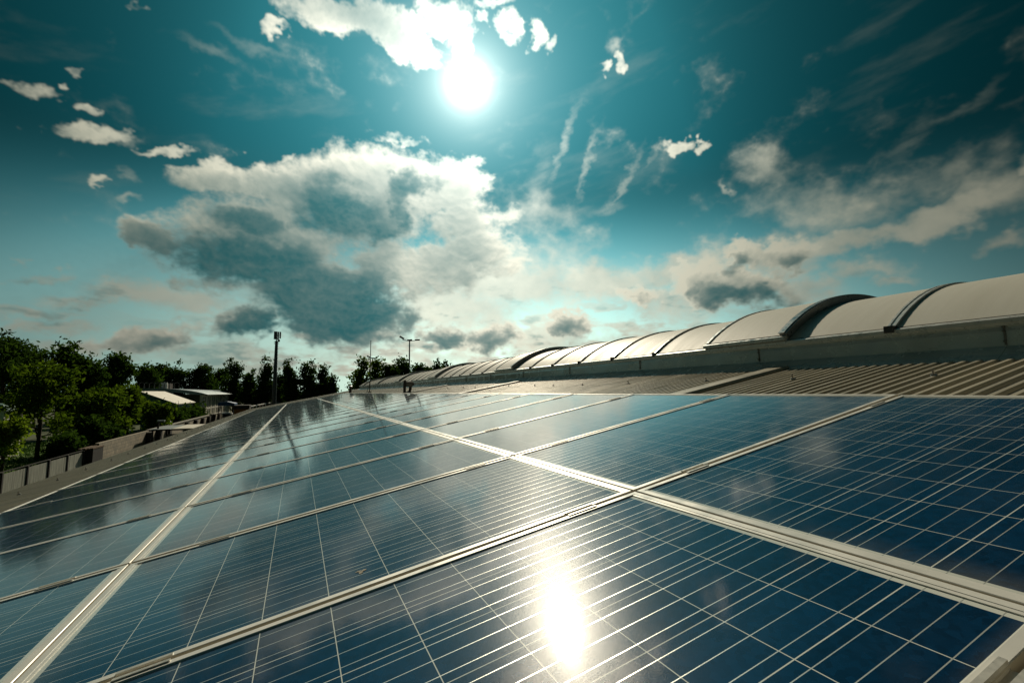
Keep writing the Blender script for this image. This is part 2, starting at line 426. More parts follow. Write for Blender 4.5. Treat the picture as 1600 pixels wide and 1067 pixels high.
def panel_material():
    """blue polycrystalline cells with three busbars under lightly textured glass"""
    m = bpy.data.materials.new('solar_glass')
    m.use_nodes = True
    w = Nodes(m.node_tree)
    b = w.n['Principled BSDF']
    co = w.node('ShaderNodeTexCoord').outputs['Object']
    rnd = w.node('ShaderNodeObjectInfo').outputs['Random']
    x, y, z = w.sep(co)
    cx = w.math('DIVIDE', w.math('ADD', x, 0.79), 0.158)
    cy = w.math('DIVIDE', w.math('ADD', y, 0.4755), 0.1585)
    def line(c, width, period):      # 1 on a line centred where c is whole
        f = w.math('ABSOLUTE', w.math('SUBTRACT', w.math('FRACT', w.math('ADD', c, 0.5)), 0.5))
        return w.math('LESS_THAN', f, 0.5*width/period)
    gap_x = line(cx, 0.0020, 0.158)
    gap_y = line(cy, 0.0024, 0.1585)
    bus = line(w.math('ADD', w.math('MULTIPLY', cy, 3.0), 0.5), 0.0019, 0.1585/3)
    out_x = w.math('GREATER_THAN', w.math('ABSOLUTE', x), 0.7905)
    out_y = w.math('GREATER_THAN', w.math('ABSOLUTE', y), 0.4770)
    sheet = w.math('MAXIMUM', w.math('MAXIMUM', gap_x, gap_y), w.math('MAXIMUM', out_x, out_y))
    # crystals: flat patches of slightly different blue, each cell its own cast
    seed = w.math('MULTIPLY', rnd, 57.0)
    vor = w.node('ShaderNodeTexVoronoi', voronoi_dimensions='3D', feature='F1')
    w.put(vor.inputs['Vector'], w.comb(x, y, seed)); vor.inputs['Scale'].default_value = 75.0
    vr, vg, vb = w.sep(vor.outputs['Color'])
    cell_id = w.node('ShaderNodeTexWhiteNoise', noise_dimensions='3D')
    w.put(cell_id.inputs[0], w.comb(w.math('FLOOR', cx), w.math('FLOOR', cy), seed))
    tone = w.math('ADD', w.math('MULTIPLY', vr, 0.55), w.math('MULTIPLY', cell_id.outputs['Value'], 0.45))
    blue = w.mix(tone, (0.0004, 0.0110, 0.036), (0.0018, 0.031, 0.088))
    dust_n = w.noise(w.comb(w.math('MULTIPLY', x, 0.8), w.math('MULTIPLY', y, 2.2), seed), 3.0, 8.0, 0.65)
    dust = w.remap(dust_n, 0.45, 0.85, 0.0, 0.016)
    grime = w.math('MULTIPLY', w.remap(x, -0.70, -0.803, 0.0, 1.0, smooth=True), w.remap(dust_n, 0.30, 0.70, 0.02, 0.20))
    rim = w.math('MULTIPLY', w.remap(w.math('ABSOLUTE', y), 0.450, 0.479, 0.0, 1.0, smooth=True), w.remap(dust_n, 0.35, 0.75, 0.0, 0.12))
    dust = w.math('ADD', dust, w.math('ADD', grime, rim))
    specks = w.remap(w.noise(w.comb(x, y, seed), 62.0, 2.0, 0.5), 0.80, 0.83, 0.0, 0.55)
    col = w.mix(sheet, blue, (0.62, 0.64, 0.58))
    col = w.mix(bus, col, (0.70, 0.69, 0.62))
    col = w.mix(w.math('ADD', dust, specks), col, (0.33, 0.31, 0.25))
    w.put(b.inputs['Base Color'], col)
    w.put(b.inputs['Roughness'], w.mix(bus, (0.24, 0.24, 0.24), (0.26, 0.26, 0.26)))
    w.put(b.inputs['Metallic'], w.math('MULTIPLY', bus, 0.55))
    b.inputs['Specular IOR Level'].default_value = 0.040
    b.inputs['Coat Weight'].default_value = 1.0
    b.inputs['Coat IOR'].default_value = 1.48
    w.put(b.inputs['Coat Roughness'], w.remap(dust_n, 0.35, 0.8, 0.034, 0.065))
    bp = w.node('ShaderNodeBump')
    bp.inputs['Strength'].default_value = 1.0
    bp.inputs['Distance'].default_value = 0.000055
    w.put(bp.inputs['Height'], w.noise(w.comb(x, y, seed), 240.0, 2.0, 0.6))
    w.l.new(bp.outputs[0], b.inputs['Coat Normal'])
    gr = w.node('ShaderNodeBump')      # the etched face of the silicon glitters
    gr.inputs['Strength'].default_value = 1.0
    gr.inputs['Distance'].default_value = 0.00010
    w.put(gr.inputs['Height'], w.noise(w.comb(x, y, seed), 950.0, 0.0, 0.5))
    w.l.new(gr.outputs[0], b.inputs['Normal'])
    return m

def leaf_material(name, c1, c2, trans=0.45):
    m = bpy.data.materials.new(name)
    m.use_nodes = True
    w = Nodes(m.node_tree)
    w.n.clear()
    out = w.node('ShaderNodeOutputMaterial')
    co = w.node('ShaderNodeTexCoord').outputs['Object']
    f = w.remap(w.noise(co, 0.9, 5.0, 0.7), 0.35, 0.68)
    col = w.mix(f, c1, c2)
    dif = w.node('ShaderNodeBsdfDiffuse'); w.put(dif.inputs[0], col)
    tr = w.node('ShaderNodeBsdfTranslucent'); w.put(tr.inputs[0], w.mix(1.0, col, (1.15, 1.25, 0.5), 'MULTIPLY'))
    gl = w.node('ShaderNodeBsdfGlossy'); gl.inputs[0].default_value = (1, 1, 1, 1); gl.inputs['Roughness'].default_value = 0.45
    a = w.node('ShaderNodeMixShader'); a.inputs[0].default_value = trans
    w.l.new(dif.outputs[0], a.inputs[1]); w.l.new(tr.outputs[0], a.inputs[2])
    b = w.node('ShaderNodeMixShader'); b.inputs[0].default_value = 0.0
    w.l.new(a.outputs[0], b.inputs[1]); w.l.new(gl.outputs[0], b.inputs[2])
    w.l.new(b.outputs[0], out.inputs[0])
    return m

def block_material():
    m = bpy.data.materials.new('concrete_block')
    m.use_nodes = True
    w = Nodes(m.node_tree)
    b = w.n['Principled BSDF']
    co = w.node('ShaderNodeTexCoord').outputs['Object']
    x, y, z = w.sep(co)
    br = w.node('ShaderNodeTexBrick')
    w.put(br.inputs['Vector'], w.comb(y, z, 0.0))
    for i, v in (('Scale', 1.0), ('Mortar Size', 0.018), ('Brick Width', 0.62), ('Row Height', 0.32), ('Bias', 0.0)):
        br.inputs[i].default_value = v
    br.inputs['Color1'].default_value = (0.36, 0.30, 0.21, 1)
    br.inputs['Color2'].default_value = (0.24, 0.21, 0.155, 1)
    br.inputs['Mortar'].default_value = (0.12, 0.11, 0.085, 1)
    n = w.noise(co, 2.2, 8.0, 0.65)
    w.put(b.inputs['Base Color'], w.mix(w.remap(n, 0.4, 0.75, 0, 0.7), br.outputs[0], (0.12, 0.11, 0.085)))
    b.inputs['Roughness'].default_value = 0.9
    return m

M = {}
M['glass'] = panel_material()
M['alu'] = material('anodised_aluminium', (0.80, 0.78, 0.71), 0.36, 0.22, 0.5, 0.10, 2.5)
M['alu_shaded'] = material('shade_toned_aluminium', (0.55, 0.51, 0.41), 0.5, 0.1, 0.5, 0.15, 2.5)  # frame aluminium toned down: shade of the gaps put into the colour
M['clamp'] = material('clamp_aluminium', (0.66, 0.64, 0.57), 0.34, 0.35, 0.5, 0.2, 30.0)
M['steel'] = material('dark_steel', (0.10, 0.10, 0.10), 0.45, 0.7, 0.5, 0.3, 20.0)
M['bolt'] = material('bolt_steel', (0.30, 0.29, 0.27), 0.35, 0.9, 0.5, 0.3, 60.0)
M['sheet'] = material('coated_roof_sheet', (0.44, 0.40, 0.30), 0.36, 0.15, 0.5, 0.3, 1.3, color2=(0.30, 0.28, 0.22), streak=(0.35, 3.0, 1))
M['flash'] = material('flashing_sheet', (0.37, 0.335, 0.25), 0.42, 0.10, 0.5, 0.25, 2.0)
M['zinc'] = material('galvanised_curb', (0.60, 0.70, 0.70), 0.22, 0.40, 0.5, 0.2, 2.2, bump=0.004, bump_scale=1.3)
M['zinc2'] = material('galvanised_apron', (0.50, 0.58, 0.58), 0.42, 0.4, 0.5, 0.25, 3.0)
M['rib'] = material('rib_profile', (0.36, 0.36, 0.34), 0.30, 0.8, 0.5, 0.15, 6.0)
M['rail'] = material('sill_profile', (0.74, 0.75, 0.71), 0.32, 0.4, 0.5, 0.15, 6.0)
M['seam'] = material('seam_strip', (0.22, 0.22, 0.20), 0.4, 0.6, 0.5, 0.2, 8.0)
M['frame'] = material('vent_frame_profile', (0.24, 0.25, 0.24), 0.33, 0.5, 0.5, 0.2, 5.0)
M['dark'] = material('dark_rubber', (0.025, 0.025, 0.024), 0.6, 0.0, 0.4, 0.3, 8.0)
M['wall'] = material('painted_render', (0.34, 0.33, 0.29), 0.85, 0.0, 0.3, 0.25, 0.8)
M['fence'] = material('weathered_fence_board', (0.33, 0.34, 0.28), 0.75, 0.0, 0.3, 0.4, 1.6, streak=(1, 5, 0.5))
M['post'] = material('dark_post', (0.03, 0.026, 0.022), 0.7, 0.0, 0.3, 0.3, 3.0)
M['block'] = block_material()
M['coping'] = material('concrete_coping', (0.34, 0.32, 0.27), 0.85, 0, 0.3, 0.3, 1.5)
M['wood'] = material('brown_wood', (0.14, 0.085, 0.045), 0.8, 0, 0.3, 0.4, 3.0)
M['asphalt'] = material('asphalt', (0.055, 0.052, 0.048), 0.9, 0, 0.3, 0.35, 0.5)
M['field'] = material('field', (0.045, 0.07, 0.022), 0.95, 0, 0.2, 0.4, 0.02, color2=(0.07, 0.065, 0.03))
M['grass'] = material('grass_blade', (0.07, 0.16, 0.02), 0.8, 0, 0.2, 0.4, 0.4, color2=(0.10, 0.15, 0.025))
M['bark'] = material('bark', (0.06, 0.045, 0.032), 0.95, 0, 0.2, 0.35, 5.0)
M['white'] = material('white_paint', (0.70, 0.69, 0.63), 0.55, 0, 0.4, 0.15, 1.5)
M['cream'] = material('cream_render', (0.80, 0.76, 0.62), 0.8, 0, 0.3, 0.2, 0.7)
M['brown'] = material('dark_brown_cladding', (0.055, 0.048, 0.038), 0.8, 0, 0.3, 0.3, 0.4)
M['hallglass'] = material('dusty_glazing', (0.36, 0.36, 0.30), 0.25, 0, 0.5, 0.3, 0.4)
M['hallwall'] = material('brown_hall_cladding', (0.12, 0.105, 0.085), 0.8, 0, 0.3, 0.3, 0.4)
M['window'] = material('window_glass', (0.05, 0.06, 0.055), 0.08, 0.0, 0.8, 0.2, 0.5)
M['blueroof'] = material('pale_blue_sheet', (0.36, 0.43, 0.46), 0.45, 0.2, 0.5, 0.15, 0.3)
M['teal'] = material('teal_paint', (0.07, 0.17, 0.15), 0.7, 0, 0.3, 0.25, 0.8)
M['tarp'] = material('blue_tarpaulin', (0.012, 0.075, 0.20), 0.5, 0, 0.4, 0.2, 1.0)
M['orange'] = material('orange_paint', (0.36, 0.13, 0.015), 0.55, 0, 0.4, 0.25, 1.0)
M['red'] = material('dark_red_paint', (0.16, 0.012, 0.012), 0.3, 0, 0.6, 0.2, 1.0)
M['silver'] = material('silver_paint', (0.42, 0.45, 0.46), 0.3, 0.5, 0.6, 0.15, 1.0)
M['carwhite'] = material('white_car_paint', (0.66, 0.66, 0.62), 0.3, 0, 0.6, 0.1, 1.0)
M['shedroof'] = material('pale_shed_roof', (0.66, 0.62, 0.52), 0.6, 0, 0.3, 0.15, 0.5)
M['greyroof'] = material('grey_canopy_sheet', (0.20, 0.23, 0.23), 0.55, 0.2, 0.4, 0.2, 1.0)
M['mast'] = material('mast_steel', (0.10, 0.105, 0.10), 0.5, 0.6, 0.4, 0.25, 2.0)
M['dirt'] = material('bird_dirt', (0.50, 0.47, 0.38), 0.9, 0, 0.2, 0.5, 120.0)
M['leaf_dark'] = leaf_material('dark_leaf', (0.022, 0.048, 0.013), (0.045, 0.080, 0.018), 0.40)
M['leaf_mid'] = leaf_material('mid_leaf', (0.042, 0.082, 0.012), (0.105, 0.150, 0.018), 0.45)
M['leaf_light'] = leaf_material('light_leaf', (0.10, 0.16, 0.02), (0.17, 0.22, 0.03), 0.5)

def poly_material():
    m = bpy.data.materials.new('opal_glazing')
    m.use_nodes = True
    w = Nodes(m.node_tree)
    b = w.n['Principled BSDF']
    co = w.node('ShaderNodeTexCoord').outputs['Object']
    n = w.noise(w.mapping(co, scale=(0.35, 3.0, 0.35)), 2.5, 7.0, 0.62)
    w.put(b.inputs['Base Color'], w.mix(w.remap(n, 0.35, 0.75), (0.58, 0.57, 0.50), (0.49, 0.48, 0.41)))
    w.put(b.inputs['Roughness'], w.remap(n, 0.3, 0.7, 0.50, 0.62))
    b.inputs['Specular IOR Level'].default_value = 0.3
    return m
M['opal'] = poly_material()

# ---------------------------------------------------------------- the big building and its roof
SLOPE = R(10.8)
Z0 = 5.65
def roof_pt(v, u, n=0.0):
    return Vector((v*math.cos(SLOPE)-n*math.sin(SLOPE), u, Z0+v*math.sin(SLOPE)+n*math.cos(SLOPE)))

U0, U1 = -8.0, 42.0            # along the ridge
EAVE, RIDGE = -2.95, 6.318     # up the slope
RX, RZ = 6.206, roof_pt(RIDGE, 0, -0.07).z

def make_building():
    root = empty('warehouse', 'long low warehouse with a shallow ribbed metal roof under the solar panels', 'building', (RX, 0, 0))
    def local(p):
        return Vector(p)-Vector((RX, 0, 0))
    def slope_sheet(side):
        s = Shape()
        pitch, h = 0.078, 0.018
        prof = []
        k = 0
        n_rib = int((U1-U0)/pitch)
        for i in range(n_rib):
            u = U0+i*pitch
            prof += [(u, -h), (u+0.036, -h), (u+0.045, 0), (u+0.069, 0)]
        prof.append((U0+n_rib*pitch, -h))
        vs, fs = [], []
        for u, n in prof:
            for v in (EAVE, RIDGE-0.006):
                p = local(roof_pt(v, u, n-0.062))
                if side < 0:
                    p.x = -p.x
                vs.append(p)
        for i in range(len(prof)-1):
            fs.append((2*i, 2*i+1, 2*i+3, 2*i+2))
        s.add(vs, fs)
        return s
    slope_sheet(1).build('roof_sheet', M['sheet'], root)
    slope_sheet(-1).build('roof_sheet', M['sheet'], root)
    half = RX-roof_pt(EAVE, 0).x-0.35
    ez = roof_pt(EAVE, 0, -0.1).z
    w = Shape().box(-half, half, U0+0.3, U1-0.3, 0, ez-0.05)
    w.build('wall', M['wall'], root)
    for y0, y1 in ((U0+0.3, U0+0.5), (U1-0.5, U1-0.3)):
        g = Shape().prism([(-half, ez-0.045), (half, ez-0.045), (0, RZ-0.12)], 'y', y0, y1)
        g.build('gable', M['wall'], root)
    for s in (-1, 1):
        x = s*(RX-roof_pt(EAVE, 0).x+0.05)
        z = ez-0.07
        gt = Shape()
        prof = []
        for k in range(9):
            a = math.pi+math.pi*k/8
            prof.append((x+0.07*math.cos(a), z+0.075*math.sin(a)))
        for k in range(8, -1, -1):
            a = math.pi+math.pi*k/8
            prof.append((x+0.062*math.cos(a), z+0.067*math.sin(a)))
        gt.prism(prof, 'y', U0, U1)
        gt.build('gutter', M['zinc2'], root, True)
    # raised flashing strips that run up the slope between the panels and the rooflight
    for u, wd in ((1.72, 0.075), (7.6, 0.07), (12.7, 0.08)):
        f = Shape()
        prof = [(u-wd-0.03, -0.057), (u-wd, -0.036), (u+wd, -0.036), (u+wd+0.03, -0.057)]
        vs = []
        for v in (3.42, 4.86):
            for q, n in prof:
                vs.append(local(roof_pt(v, q, n)))
        f.add(vs, [(0, 1, 5, 4), (1, 2, 6, 5), (2, 3, 7, 6), (0, 3, 2, 1), (4, 5, 6, 7), (0, 4, 7, 3)])
        bevelled(f.build('flashing_strip', M['flash'], root), 0.006)
    # storm washers and hook bolts
    b = Shape()
    b.tube([(0, 0, -0.012), (0, 0, 0.004)], [0.030, 0.026], 10)
    b.tube([(0, 0, 0.004), (0, 0, 0.045)], [0.010, 0.010], 8)
    bme = b.mesh('roof_bolt', True)
    def bolt(v, u, n=-0.055, s=1.0):
        o = link('roof_bolt', bme, M['bolt'], root)
        o.location = local(roof_pt(v, u, n)); o.rotation_euler = (0, -SLOPE, 0); o.scale = (s, s, s)
    for k in range(34):
        bolt(-2.46+0.03*random.uniform(-1, 1), 2.2+1.03*k, s=0.7)
    for k in range(22):
        bolt(4.25+0.05*random.uniform(-1, 1), -0.6+0.93*k+0.2*random.uniform(-1, 1), s=random.uniform(0.45, 0.8))
    return root
warehouse = make_building()

# ---------------------------------------------------------------- solar panels
PL, PW = 1.663, 0.996           # module length up the slope and width along the ridge
PV, PU = 1.67, 1.012           # pitch of the modules

def frame_mesh():
    hx, hy = PL/2, PW/2
    loops = [(0, 0, -0.040), (0, 0, -0.0014), (0.0014, 0.0014, 0.0), (0.0185, 0.0196, 0.0), (0.0190, 0.0200, -0.0010), (0.0275, 0.0208, -0.0014), (0.0275, 0.0208, -0.0045)]
    vs, fs = [], []
    for ox, oy, z in loops:
        vs += [(-hx+ox, -hy+oy, z), (hx-ox, -hy+oy, z), (hx-ox, hy-oy, z), (-hx+ox, hy-oy, z)]
    for i in range(len(loops)-1):
        for k in range(4):
            fs.append((4*i+k, 4*i+(k+1) % 4, 4*i+4+(k+1) % 4, 4*i+4+k))
    me = bpy.data.meshes.new('frame')
    me.from_pydata(vs, [], fs); me.update()
    me.polygons.foreach_set('material_index', [1 if k < 4 else 0 for k in range(len(fs))])  # outer side walls get the darker tone painted for gap shade
    return me

def glass_mesh():
    hx, hy = PL/2-0.02, PW/2-0.01
    me = bpy.data.meshes.new('glass')
    me.from_pydata([(-hx, -hy, -0.004), (hx, -hy, -0.004), (hx, hy, -0.004), (-hx, hy, -0.004)], [], [(0, 1, 2, 3)])
    me.update()
    return me

def clamp_mesh():
    s = Shape()
    h = 0.0525
    prof = [(-0.0185, 0.0006), (-0.0185, 0.0034), (-0.0090, 0.0034), (-0.0075, -0.010), (0.0075, -0.010), (0.0090, 0.0034), (0.0185, 0.0034), (0.0185, 0.0006),
            (0.0112, 0.0006), (0.0094, -0.017), (-0.0094, -0.017), (-0.0112, 0.0006)]
    s.prism(prof, 'x', -h, h)
    return s.mesh('clamp')

def bolt_mesh():
    s = Shape()
    s.tube([(0, 0, -0.0135), (0, 0, -0.011)], 0.0065, 14)
    s.tube([(0, 0, -0.011), (0, 0, -0.0045)], 0.0050, 6)
    return s.mesh('bolt')

fr_me, gl_me, cl_me, bo_me = frame_mesh(), glass_mesh(), clamp_mesh(), bolt_mesh()
for me, mt in ((fr_me, 'alu'), (fr_me, 'alu_shaded'), (gl_me, 'glass'), (cl_me, 'clamp'), (bo_me, 'bolt')):
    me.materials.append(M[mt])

ORD = ('first second third fourth fifth sixth seventh eighth ninth tenth eleventh twelfth thirteenth fourteenth fifteenth sixteenth seventeenth '
       'eighteenth nineteenth twentieth twenty-first twenty-second twenty-third twenty-fourth twenty-fifth twenty-sixth twenty-seventh '
       'twenty-eighth twenty-ninth thirtieth thirty-first thirty-second').split()
STRIP = {-1: 'strip along the eave', 0: 'middle strip', 1: 'strip below the rooflight'}

def make_panel():
    root = empty('solar_panel', 'blue solar panel', 'solar panel')
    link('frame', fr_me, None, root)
    link('glass', gl_me, None, root)
    for x in (-0.548, 0.613):
        c = link('clamp', cl_me, None, root)
        c.location = (x, PU/2, 0)
        link('bolt', bo_me, None, c)
    return root

panel_proto = make_panel()
def copy_panel():
    r = panel_proto.copy(); COL.objects.link(r)
    for ch in panel_proto.children:
        c = ch.copy(); COL.objects.link(c); c.parent = r
        for g in ch.children:
            d = g.copy(); COL.objects.link(d); d.parent = c
    return r

ROWS = list(range(-2, 29))
first = True
for i in ROWS:
    for c in (-1, 0, 1):
        p = panel_proto if first else copy_panel()
        first = False
        u = i*PU+PU/2+(0.13 if i >= 16 else 0.0)
        v = c*PV+PV/2
        p.location = roof_pt(v, u, random.uniform(-0.0012, 0.0012))
        p.rotation_euler = (R(random.uniform(-0.10, 0.10)), -SLOPE+R(random.uniform(-0.10, 0.10)), 0)
        p['label'] = 'blue solar panel, %s row from the near end, in the %s' % (ORD[i+2], STRIP[c])
        p['group'] = 'solar panels in three strips on the warehouse roof'
        if i == 0 and c == 0:
            s = Shape()
            n = 26
            pts = []
            for k in range(n):
                a = 2*math.pi*k/n
                r = 0.011*(1+0.35*math.sin(3*a+0.7)+0.25*random.uniform(-1, 1))
                pts.append((-0.064+1.25*r*math.cos(a), -0.375+r*math.sin(a), -0.0028))
            s.add(pts+[(-0.064, -0.375, -0.0016)], [(k, (k+1) % n, n) for k in range(n)])
            s.build('bird_dropping', M['dirt'], p)

# ---------------------------------------------------------------- barrel rooflight along the ridge
SK_X, SK_Z = 4.90, 6.785        # springing line on this side
ARC_R, ARC_XC, ARC_ZC = 2.09, 6.206, 5.159
BAY = 0.920
def rib_y(k):
    return 0.82+BAY*k

def arc_pts(dr=0.0, n=22, trim=0.0):
    a0 = math.atan2(SK_Z-ARC_ZC, SK_X-ARC_XC)-trim
    a1 = math.pi-a0
    r = ARC_R+dr
    return [(ARC_XC+r*math.cos(a0+(a1-a0)*k/n), ARC_ZC+r*math.sin(a0+(a1-a0)*k/n)) for k in range(n+1)]

def arch_band(s, y0, y1, lo, hi, n=22):
    """an arched bar between two radii and two positions along the ridge"""
    a, b = arc_pts(lo, n), arc_pts(hi, n)
    vs, fs = [], []
    for (xa, za), (xb, zb) in zip(a, b):
        vs += [(xa, y0, za), (xb, y0, zb), (xb, y1, zb), (xa, y1, za)]
    for i in range(n):
        for k in range(4):
            fs.append((4*i+k, 4*i+(k+1) % 4, 4*i+4+(k+1) % 4, 4*i+4+k))
    fs += [(0, 1, 2, 3), (4*n+3, 4*n+2, 4*n+1, 4*n)]
    s.add(vs, fs)

def make_rooflight():
    root = empty('barrel_rooflight', 'long arched rooflight of opal glazing on a metal curb along the ridge', 'rooflight', (ARC_XC, 0, 6.4))
    root_inv = Vector((-ARC_XC, 0, -6.4))
    def put(s, name, mat, smooth=False, parent=root):
        s.v = [tuple(Vector(p)+root_inv) for p in s.v]
        return s.build(name, M[mat], parent, smooth)
    K0, K1 = -5, 39
    VENTS = (1, 8, 15, 22, 29, 36)
    y_start, y_end = rib_y(K0), rib_y(K1)
    W = ARC_XC-SK_X
    base_z = roof_pt(4.98, 0, -0.07).z
    # curb panels, overlapped at the seams, an apron at their foot
    for side in (-1, 1):
        x = side*W
        k = 0
        y = y_start
        seams = [y_start, 0.1-2*1.87] + [2.03+1.87*j-1.87 for j in range(0, 20)] + [y_end]
        seams = sorted(q for q in seams if y_start <= q <= y_end)
        for a, b in zip(seams[:-1], seams[1:]):
            if b-a < 0.05:
                continue
            jit = random.uniform(-0.003, 0.003)
            s = Shape()
            prof = [(0.0, SK_Z-0.035), (0.006+jit, SK_Z-0.10), (0.004+jit, base_z+0.07), (0.085, base_z+0.012), (0.16, base_z-0.028), (0.16, base_z-0.034), (0.08, base_z+0.005), (0.0, base_z+0.06)]
            prof = [(ARC_XC+side*W+side*q if side > 0 else ARC_XC-W-q, z) for q, z in prof]
            s.prism(prof, 'y', a+0.0015, b-0.0015)
            put(s, 'curb_panel', 'zinc')
        for q in seams[1:-1]:
            s = Shape()
            xo = ARC_XC+side*(W+0.0105)
            s.box(min(xo, xo+side*0.004), max(xo, xo+side*0.004), q-0.006, q+0.006, base_z+0.075, SK_Z-0.045)
            for zz in (base_z+0.10, base_z+0.17, SK_Z-0.07):
                s.tube([(xo, q+0.004, zz), (xo+side*0.014, q+0.004, zz)], [0.010, 0.007], 8)
            put(s, 'seam_cover', 'seam')
        # sill profile under the glazing
        s = Shape()
        xs = ARC_XC+side*W
        prof = [(xs+side*q, z) for q, z in ((-0.04, SK_Z+0.012), (0.038, SK_Z-0.012), (0.046, SK_Z-0.020), (0.046, SK_Z-0.048), (0.030, SK_Z-0.050), (0.030, SK_Z-0.064), (-0.04, SK_Z-0.064))]
        s.prism(prof, 'y', y_start, y_end)
        put(s, 'sill', 'rail')
    # glazing bays
    for k in range(K0, K1):
        s = Shape()
        vent = (k in VENTS)
        lift = 0.055 if vent else 0.0
        y0, y1 = rib_y(k)+0.012, rib_y(k+1)-0.012
        if vent:
            y0 += 0.02; y1 += 0.0
        n = 26
        pts = arc_pts(lift, n)
        vs, fs = [], []
        for yy in (y0, y1):
            for x, z in pts:
                vs.append((x, yy, z))
        for x, z in arc_pts(lift-0.016, n):
            vs.append((x, y0, z))
        for x, z in arc_pts(lift-0.016, n):
            vs.append((x, y1, z))
        m = n+1
        for i in range(n):
            fs += [(i, i+1, m+i+1, m+i), (2*m+i, 3*m+i, 3*m+i+1, 2*m+i+1), (i, 2*m+i, 2*m+i+1, i+1), (m+i, m+i+1, 3*m+i+1, 3*m+i)]
        s.add(vs, fs)
        g = put(s, 'glazing_bay', 'opal', True)
        if vent:
            tag(g, 'raised smoke vent flap of the rooflight')
            vsil = Shape()
            for side in (-1, 1):
                xs = ARC_XC+side*(W+0.035)
                prof = [(xs+side*q, z) for q, z in ((-0.05, SK_Z+0.055), (0.020, SK_Z+0.034), (0.030, SK_Z+0.026), (0.030, SK_Z-0.006), (0.014, SK_Z-0.010), (-0.05, SK_Z-0.004))]
                vsil.prism(prof, 'y', rib_y(k)-0.03, rib_y(k+1)+0.05)
            put(vsil, 'vent_sill', 'rail')
            up = Shape()
            arch_band(up, rib_y(k)-0.048, rib_y(k)+0.024, -0.01, 0.075, 30)
            put(up, 'vent_frame', 'frame', True)
            up = Shape()
            arch_band(up, rib_y(k)-0.030, rib_y(k)+0.034, 0.0755, 0.083, 30)
            put(up, 'vent_frame', 'rib', True)
            up = Shape()
            arch_band(up, rib_y(k+1)-0.010, rib_y(k+1)+0.022, 0.0, 0.066, 30)
            put(up, 'vent_frame', 'rail', True)
    # ribs over the joints, each with a foot block
    for k in range(K0, K1+1):
        if k in VENTS or k-1 in VENTS:
            continue
        y = rib_y(k)
        wd = 0.030 if k in (0, K0, K1) else 0.014
        s = Shape()
        arch_band(s, y-wd, y+wd, 0.001, 0.012, 26)
        if k == 0:
            arch_band(s, y-wd, y-wd+0.016, 0.0125, 0.017, 26)
            arch_band(s, y+wd-0.016, y+wd, 0.0125, 0.017, 26)
        else:
            arch_band(s, y-wd*0.5, y+wd*0.5, 0.0125, 0.020, 26)
        r = put(s, 'rib', 'rail' if k == 0 else 'rib', True)
        f = Shape()
        for side in (-1, 1):
            xs = ARC_XC+side*W
            f.box(min(xs-side*0.02, xs+side*0.060), max(xs-side*0.02, xs+side*0.060), y-wd*1.15, y+wd*1.15, SK_Z-0.040, SK_Z+0.016)
        f.v = [tuple(Vector(p)+root_inv) for p in f.v]
        bevelled(f.build('foot_block', M['steel'], r), 0.004)
    for y, nm in ((y_start, 0), (y_end, 1)):
        s = Shape()
        prof = [(x, z) for x, z in arc_pts(-0.012, 22)]
        prof = [(ARC_XC-W+0.01, base_z)] + prof + [(ARC_XC+W-0.01, base_z)]
        s.prism(prof, 'y', y-0.05 if not nm else y+0.01, y-0.01 if not nm else y+0.05)
        put(s, 'end_plate', 'zinc2')
    return root
make_rooflight()

# small things standing on the roof
def make_junction_post():
    p = roof_pt(3.55, 12.95, -0.06)
    root = empty('cable_junction_post', 'dark post with a box and a bent pipe at the edge of the panels', 'junction post', p)
    root.scale = (0.8, 0.8, 0.8)
    bevelled(Shape().box(-0.06, 0.03, -0.05, 0.05, -0.02, 0.50).build('post', M['dark'], root), 0.006)
    bevelled(Shape().box(0.034, 0.27, -0.06, 0.06, 0.26, 0.45).build('box', M['mast'], root), 0.01)
    s = Shape()
    s.tube([(0.20, 0, 0.27), (0.20, 0, 0.16), (0.175, 0, 0.08), (0.12, 0, 0.035), (0.02, 0, 0.02)], 0.055, 10)
    s.build('bent_pipe', M['dark'], root, True)
    bevelled(Shape().box(0.272, 0.33, -0.04, 0.04, 0.30, 0.42).build('socket', M['dark'], root), 0.008)
    return root
make_junction_post()

def make_rod():
    p = roof_pt(3.60, 20.98, -0.06)
    root = empty('lightning_rod', 'thin lightning rod on the roof in front of the rooflight end', 'lightning rod', p)
    Shape().tube([(0, 0, 0.05), (0, 0, 1.1), (0, 0, 2.4)], [0.026, 0.021, 0.015], 8).build('rod', M['mast'], root, True)
    s = Shape()
    s.tube([(0, 0, -0.02), (0, 0, 0.06)], [0.10, 0.08], 12)
    s.build('foot', M['coping'], root, True)
    Shape().tube([(-0.14, 0.0, 0.0), (-0.02, 0, 0.34)], 0.012, 6).build('brace', M['mast'], root)
    return root
make_rod()

def make_vent():
    p = roof_pt(3.75, 31.2, -0.06)
    root = empty('roof_vent', 'small dark pipe vent near the far end of the roof', 'vent', p)
    Shape().tube([(0, 0, -0.02), (0, 0, 0.34)], 0.085, 12).build('pipe', M['dark'], root, True)
    Shape().tube([(0, 0, 0.345), (0, 0, 0.40), (0, 0, 0.45)], [0.14, 0.13, 0.03], 12).build('cap', M['steel'], root, True)
make_vent()

